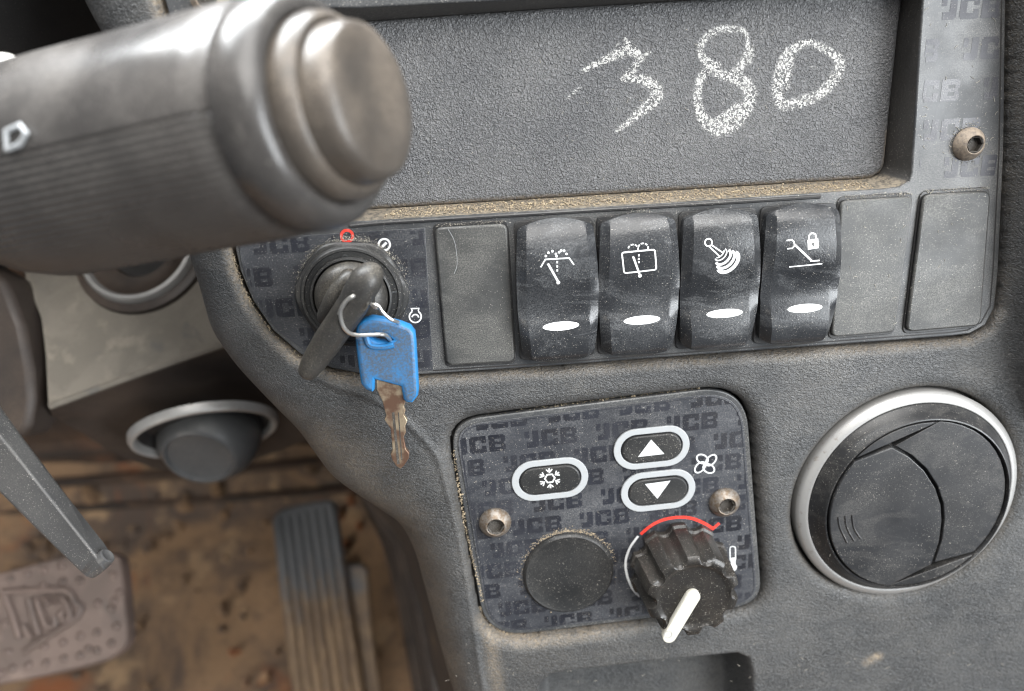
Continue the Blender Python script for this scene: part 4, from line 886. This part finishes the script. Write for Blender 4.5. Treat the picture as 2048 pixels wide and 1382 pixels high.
# caked clods of mud on the floor plate and grimy ribs across its far edge
g = G(); oc_ = [(1, 0, 0), (.5, .87, .1), (-.5, .8, 0), (-1, 0, .1), (-.5, -.87, 0), (.5, -.8, .1)]
for _ in range(420):
    p = np.array([random.uniform(-.42, .10), random.uniform(-.30, YB + .01), 0]); p[2] = zf + max(0, p[1] - (YB - .05)) ** 2 * 9 - .001; s_ = random.choice([.003, .004, .005, .007, .010]); a = random.uniform(0, 6.28); hgt_ = s_ * random.uniform(.3, .7)
    rr_ = [random.uniform(.6, 1.2) for _ in range(6)]
    V = [p + np.array([(q_[0] * math.cos(a) - q_[1] * math.sin(a)) * s_ * k, (q_[0] * math.sin(a) + q_[1] * math.cos(a)) * s_ * k, -.002]) for q_, k in zip(oc_, rr_)] + [p + np.array([(q_[0] * math.cos(a) - q_[1] * math.sin(a)) * s_ * .55 * k, (q_[0] * math.sin(a) + q_[1] * math.cos(a)) * s_ * .55 * k, hgt_ + .004]) for q_, k in zip(oc_, rr_)]
    g.add(V, [(i, (i + 1) % 6, 6 + (i + 1) % 6, 6 + i) for i in range(6)] + [tuple(range(6, 12))])
o = g.build('mud_clods', 'floor', None, frame=WORLD, smooth=60); o['kind'] = 'stuff'; o['label'] = 'caked mud clods on the cab floor round the pedals'; o['category'] = 'mud'
for k, (dy, r_) in enumerate([(-.012, .0035), (.008, .0045), (.026, .005)]):
    y_ = YB + dy; z_ = zf + max(0, y_ - (YB - .05)) ** 2 * 9 + .002
    g = G(); g.tube([(x_, y_ + .003 * math.sin(x_ * 9 + k), z_) for x_ in np.linspace(-.6, .3, 20)], r_, 8); g.build('cross_rib', 'bulk', b_o, frame=WORLD)
# ================================================================== DUST AND GRIT (uncountable)
def grit(name, label, spots, smin, smax, mat='grit'):
    oc = np.array([(1, 0, 0), (-1, 0, 0), (0, 1, 0), (0, -1, 0), (0, 0, 1), (0, 0, -1)], float); of = [(0, 2, 4), (2, 1, 4), (1, 3, 4), (3, 0, 4), (2, 0, 5), (1, 2, 5), (3, 1, 5), (0, 3, 5)]
    V, Fa = [], []
    for p in spots:
        s_ = random.uniform(smin, smax) * (1 if random.random() < .9 else 1.7); k = len(V); sc_ = np.array([random.uniform(.6, 1.3) for _ in range(3)]); a = random.uniform(0, 6.28)
        rot = np.array([[math.cos(a), -math.sin(a), 0], [math.sin(a), math.cos(a), 0], [0, 0, 1]])
        V += [tuple(p + rot @ (q_ * sc_ * s_)) for q_ in oc]; Fa += [tuple(i + k for i in f_) for f_ in of]
    o = mesh(name, V, Fa, mat, None, DASH, tuple(spots[0]), smooth=0, kind='stuff'); o['label'] = label; o['category'] = 'grit'; return o
def along(px, h, n_, spread, bias=0.0):
    ln = [np.array(L(x, y, h)) for x, y in px]; seg = [np.linalg.norm(b - a) for a, b in zip(ln, ln[1:])]; tot = sum(seg); out = []
    for _ in range(n_):
        s_ = random.uniform(0, tot); i = 0
        while s_ > seg[i] and i < len(seg) - 1: s_ -= seg[i]; i += 1
        d = ln[i + 1] - ln[i]; nrm = np.array([-d[1], d[0], 0]) / (np.linalg.norm(d) + 1e-9)
        out.append(ln[i] + d * s_ / seg[i] + nrm * (random.gauss(0, spread) + bias))
    return out
sp = []
def wallpt(f): # points lying on the lower wall of the pocket
    k = random.uniform(.02, .98); a = np.array(L(740 + 1030 * k, 438 - 61 * k, -.0008)); b = np.array(L(775 + 970 * k, 417 - 60 * k, -.0078)); return a + (b - a) * f
for _ in range(3000): sp.append(wallpt(min(max(random.gauss(.50, .26), .05), .98)) + np.array([0, .00005, .00015]))
grit('pocket_grit', 'tan dust and grit lying along the lower edge of the chalked pocket', sp, .00009, .00026)
sp = along([(470, 500), (482, 545), (507, 605), (548, 665), (602, 713), (666, 742), (740, 757), (860, 757)], -.0012, 1500, .0006, -.0014) + along([(860, 757), (1300, 724), (1900, 680)], -.0008, 700, .0005, -.0014)
grit('seam_grit', 'brown grit packed in the seam round the switch strip', sp, .00010, .00026)
sp = []
for _ in range(900):
    a = random.gauss(1.45, .75); r_ = .0152 + abs(random.gauss(0, .0009)); sp.append(ic + np.array([math.cos(a) * r_, math.sin(a) * r_, .00045]))
grit('bezel_grit', 'light dust crumbs round the upper edge of the ignition switch', sp, .00005, .00014, 'grit_pale')
sp = along([(965, 1210), (985, 1240), (1020, 1265), (1062, 1271), (1290, 1243)], -.0018, 900, .0006, -.0010) + along([(905, 900), (930, 1060), (965, 1205)], -.0012, 400, .0003, .0002) + along([(940, 840), (1180, 801), (1400, 777)], -.0022, 350, .0004, .0)
for _ in range(500):
    a = random.gauss(1.55, .7); r_ = .0152 + abs(random.gauss(0, .0008)); sp.append(cc_ + np.array([math.cos(a) * r_, math.sin(a) * r_, .0001]))
grit('panel_grit', 'sandy grit gathered round the edges of the climate panel', sp, .00007, .00022)
sp = along([(872, 452), (1012, 444)], .0006, 160, .0003, .0002) + along([(1690, 396), (1825, 388)], .0006, 260, .0004, .0002) + along([(1850, 385), (1980, 377)], .0006, 260, .0004, .0002) + along([(1680, 420), (1668, 560)], .0006, 120, .0003) + along([(1255, 424), (1300, 423)], .0012, 60, .0004)
for _ in range(200):
    a = random.uniform(0, 6.28); r_ = .0047 + abs(random.gauss(0, .0006)); sp.append(L(1936, 288, .0002) + np.array([math.cos(a) * r_, math.sin(a) * r_, 0]))
grit('switch_grit', 'fine dust lying on the top edges of the switch blanks', sp, .00005, .00013, 'grit_pale')

# lint: short pale fibres and flecks caught on the plastic
def lint():
    g = G()
    def fib(p, h, ln):
        a = random.uniform(0, 6.28); k = random.uniform(-1.2, 1.2); pts = []; q_ = np.array([p[0], p[1], h])
        for i in range(5): pts.append(q_.copy()); q_ = q_ + np.array([math.cos(a), math.sin(a), 0]) * ln / 4; a += k * .5
        g.tube(pts, .00005, 4)
    for _ in range(46): fib(L(random.uniform(880, 2000), random.uniform(1275, 1375)), H0 + .0006, random.uniform(.0006, .0018))
    for _ in range(30): fib(L(random.uniform(1840, 2000), random.uniform(10, 360)), .00012, random.uniform(.0005, .0016))
    for _ in range(26): fib(L(random.uniform(940, 1480), random.uniform(830, 1230), ZT), ZT + .0001, random.uniform(.0004, .0012))
    for _ in range(30): fib(L(random.uniform(1690, 1950), random.uniform(400, 650), .0017), .0017, random.uniform(.0005, .0014))
    for _ in range(26): fib(L(random.uniform(1660, 1960), random.uniform(880, 1120), .0082), .0082, random.uniform(.0003, .0009))
    for _ in range(40): fib(L(random.uniform(850, 1760), random.uniform(60, 380), HF), HF + .0004, random.uniform(.0005, .0013))
    o = g.build('lint', 'grit_pale', None, frame=DASH, smooth=0); o['kind'] = 'stuff'; o['label'] = 'scattered pale lint fibres clinging to the dash plastic'; o['category'] = 'lint'
lint()
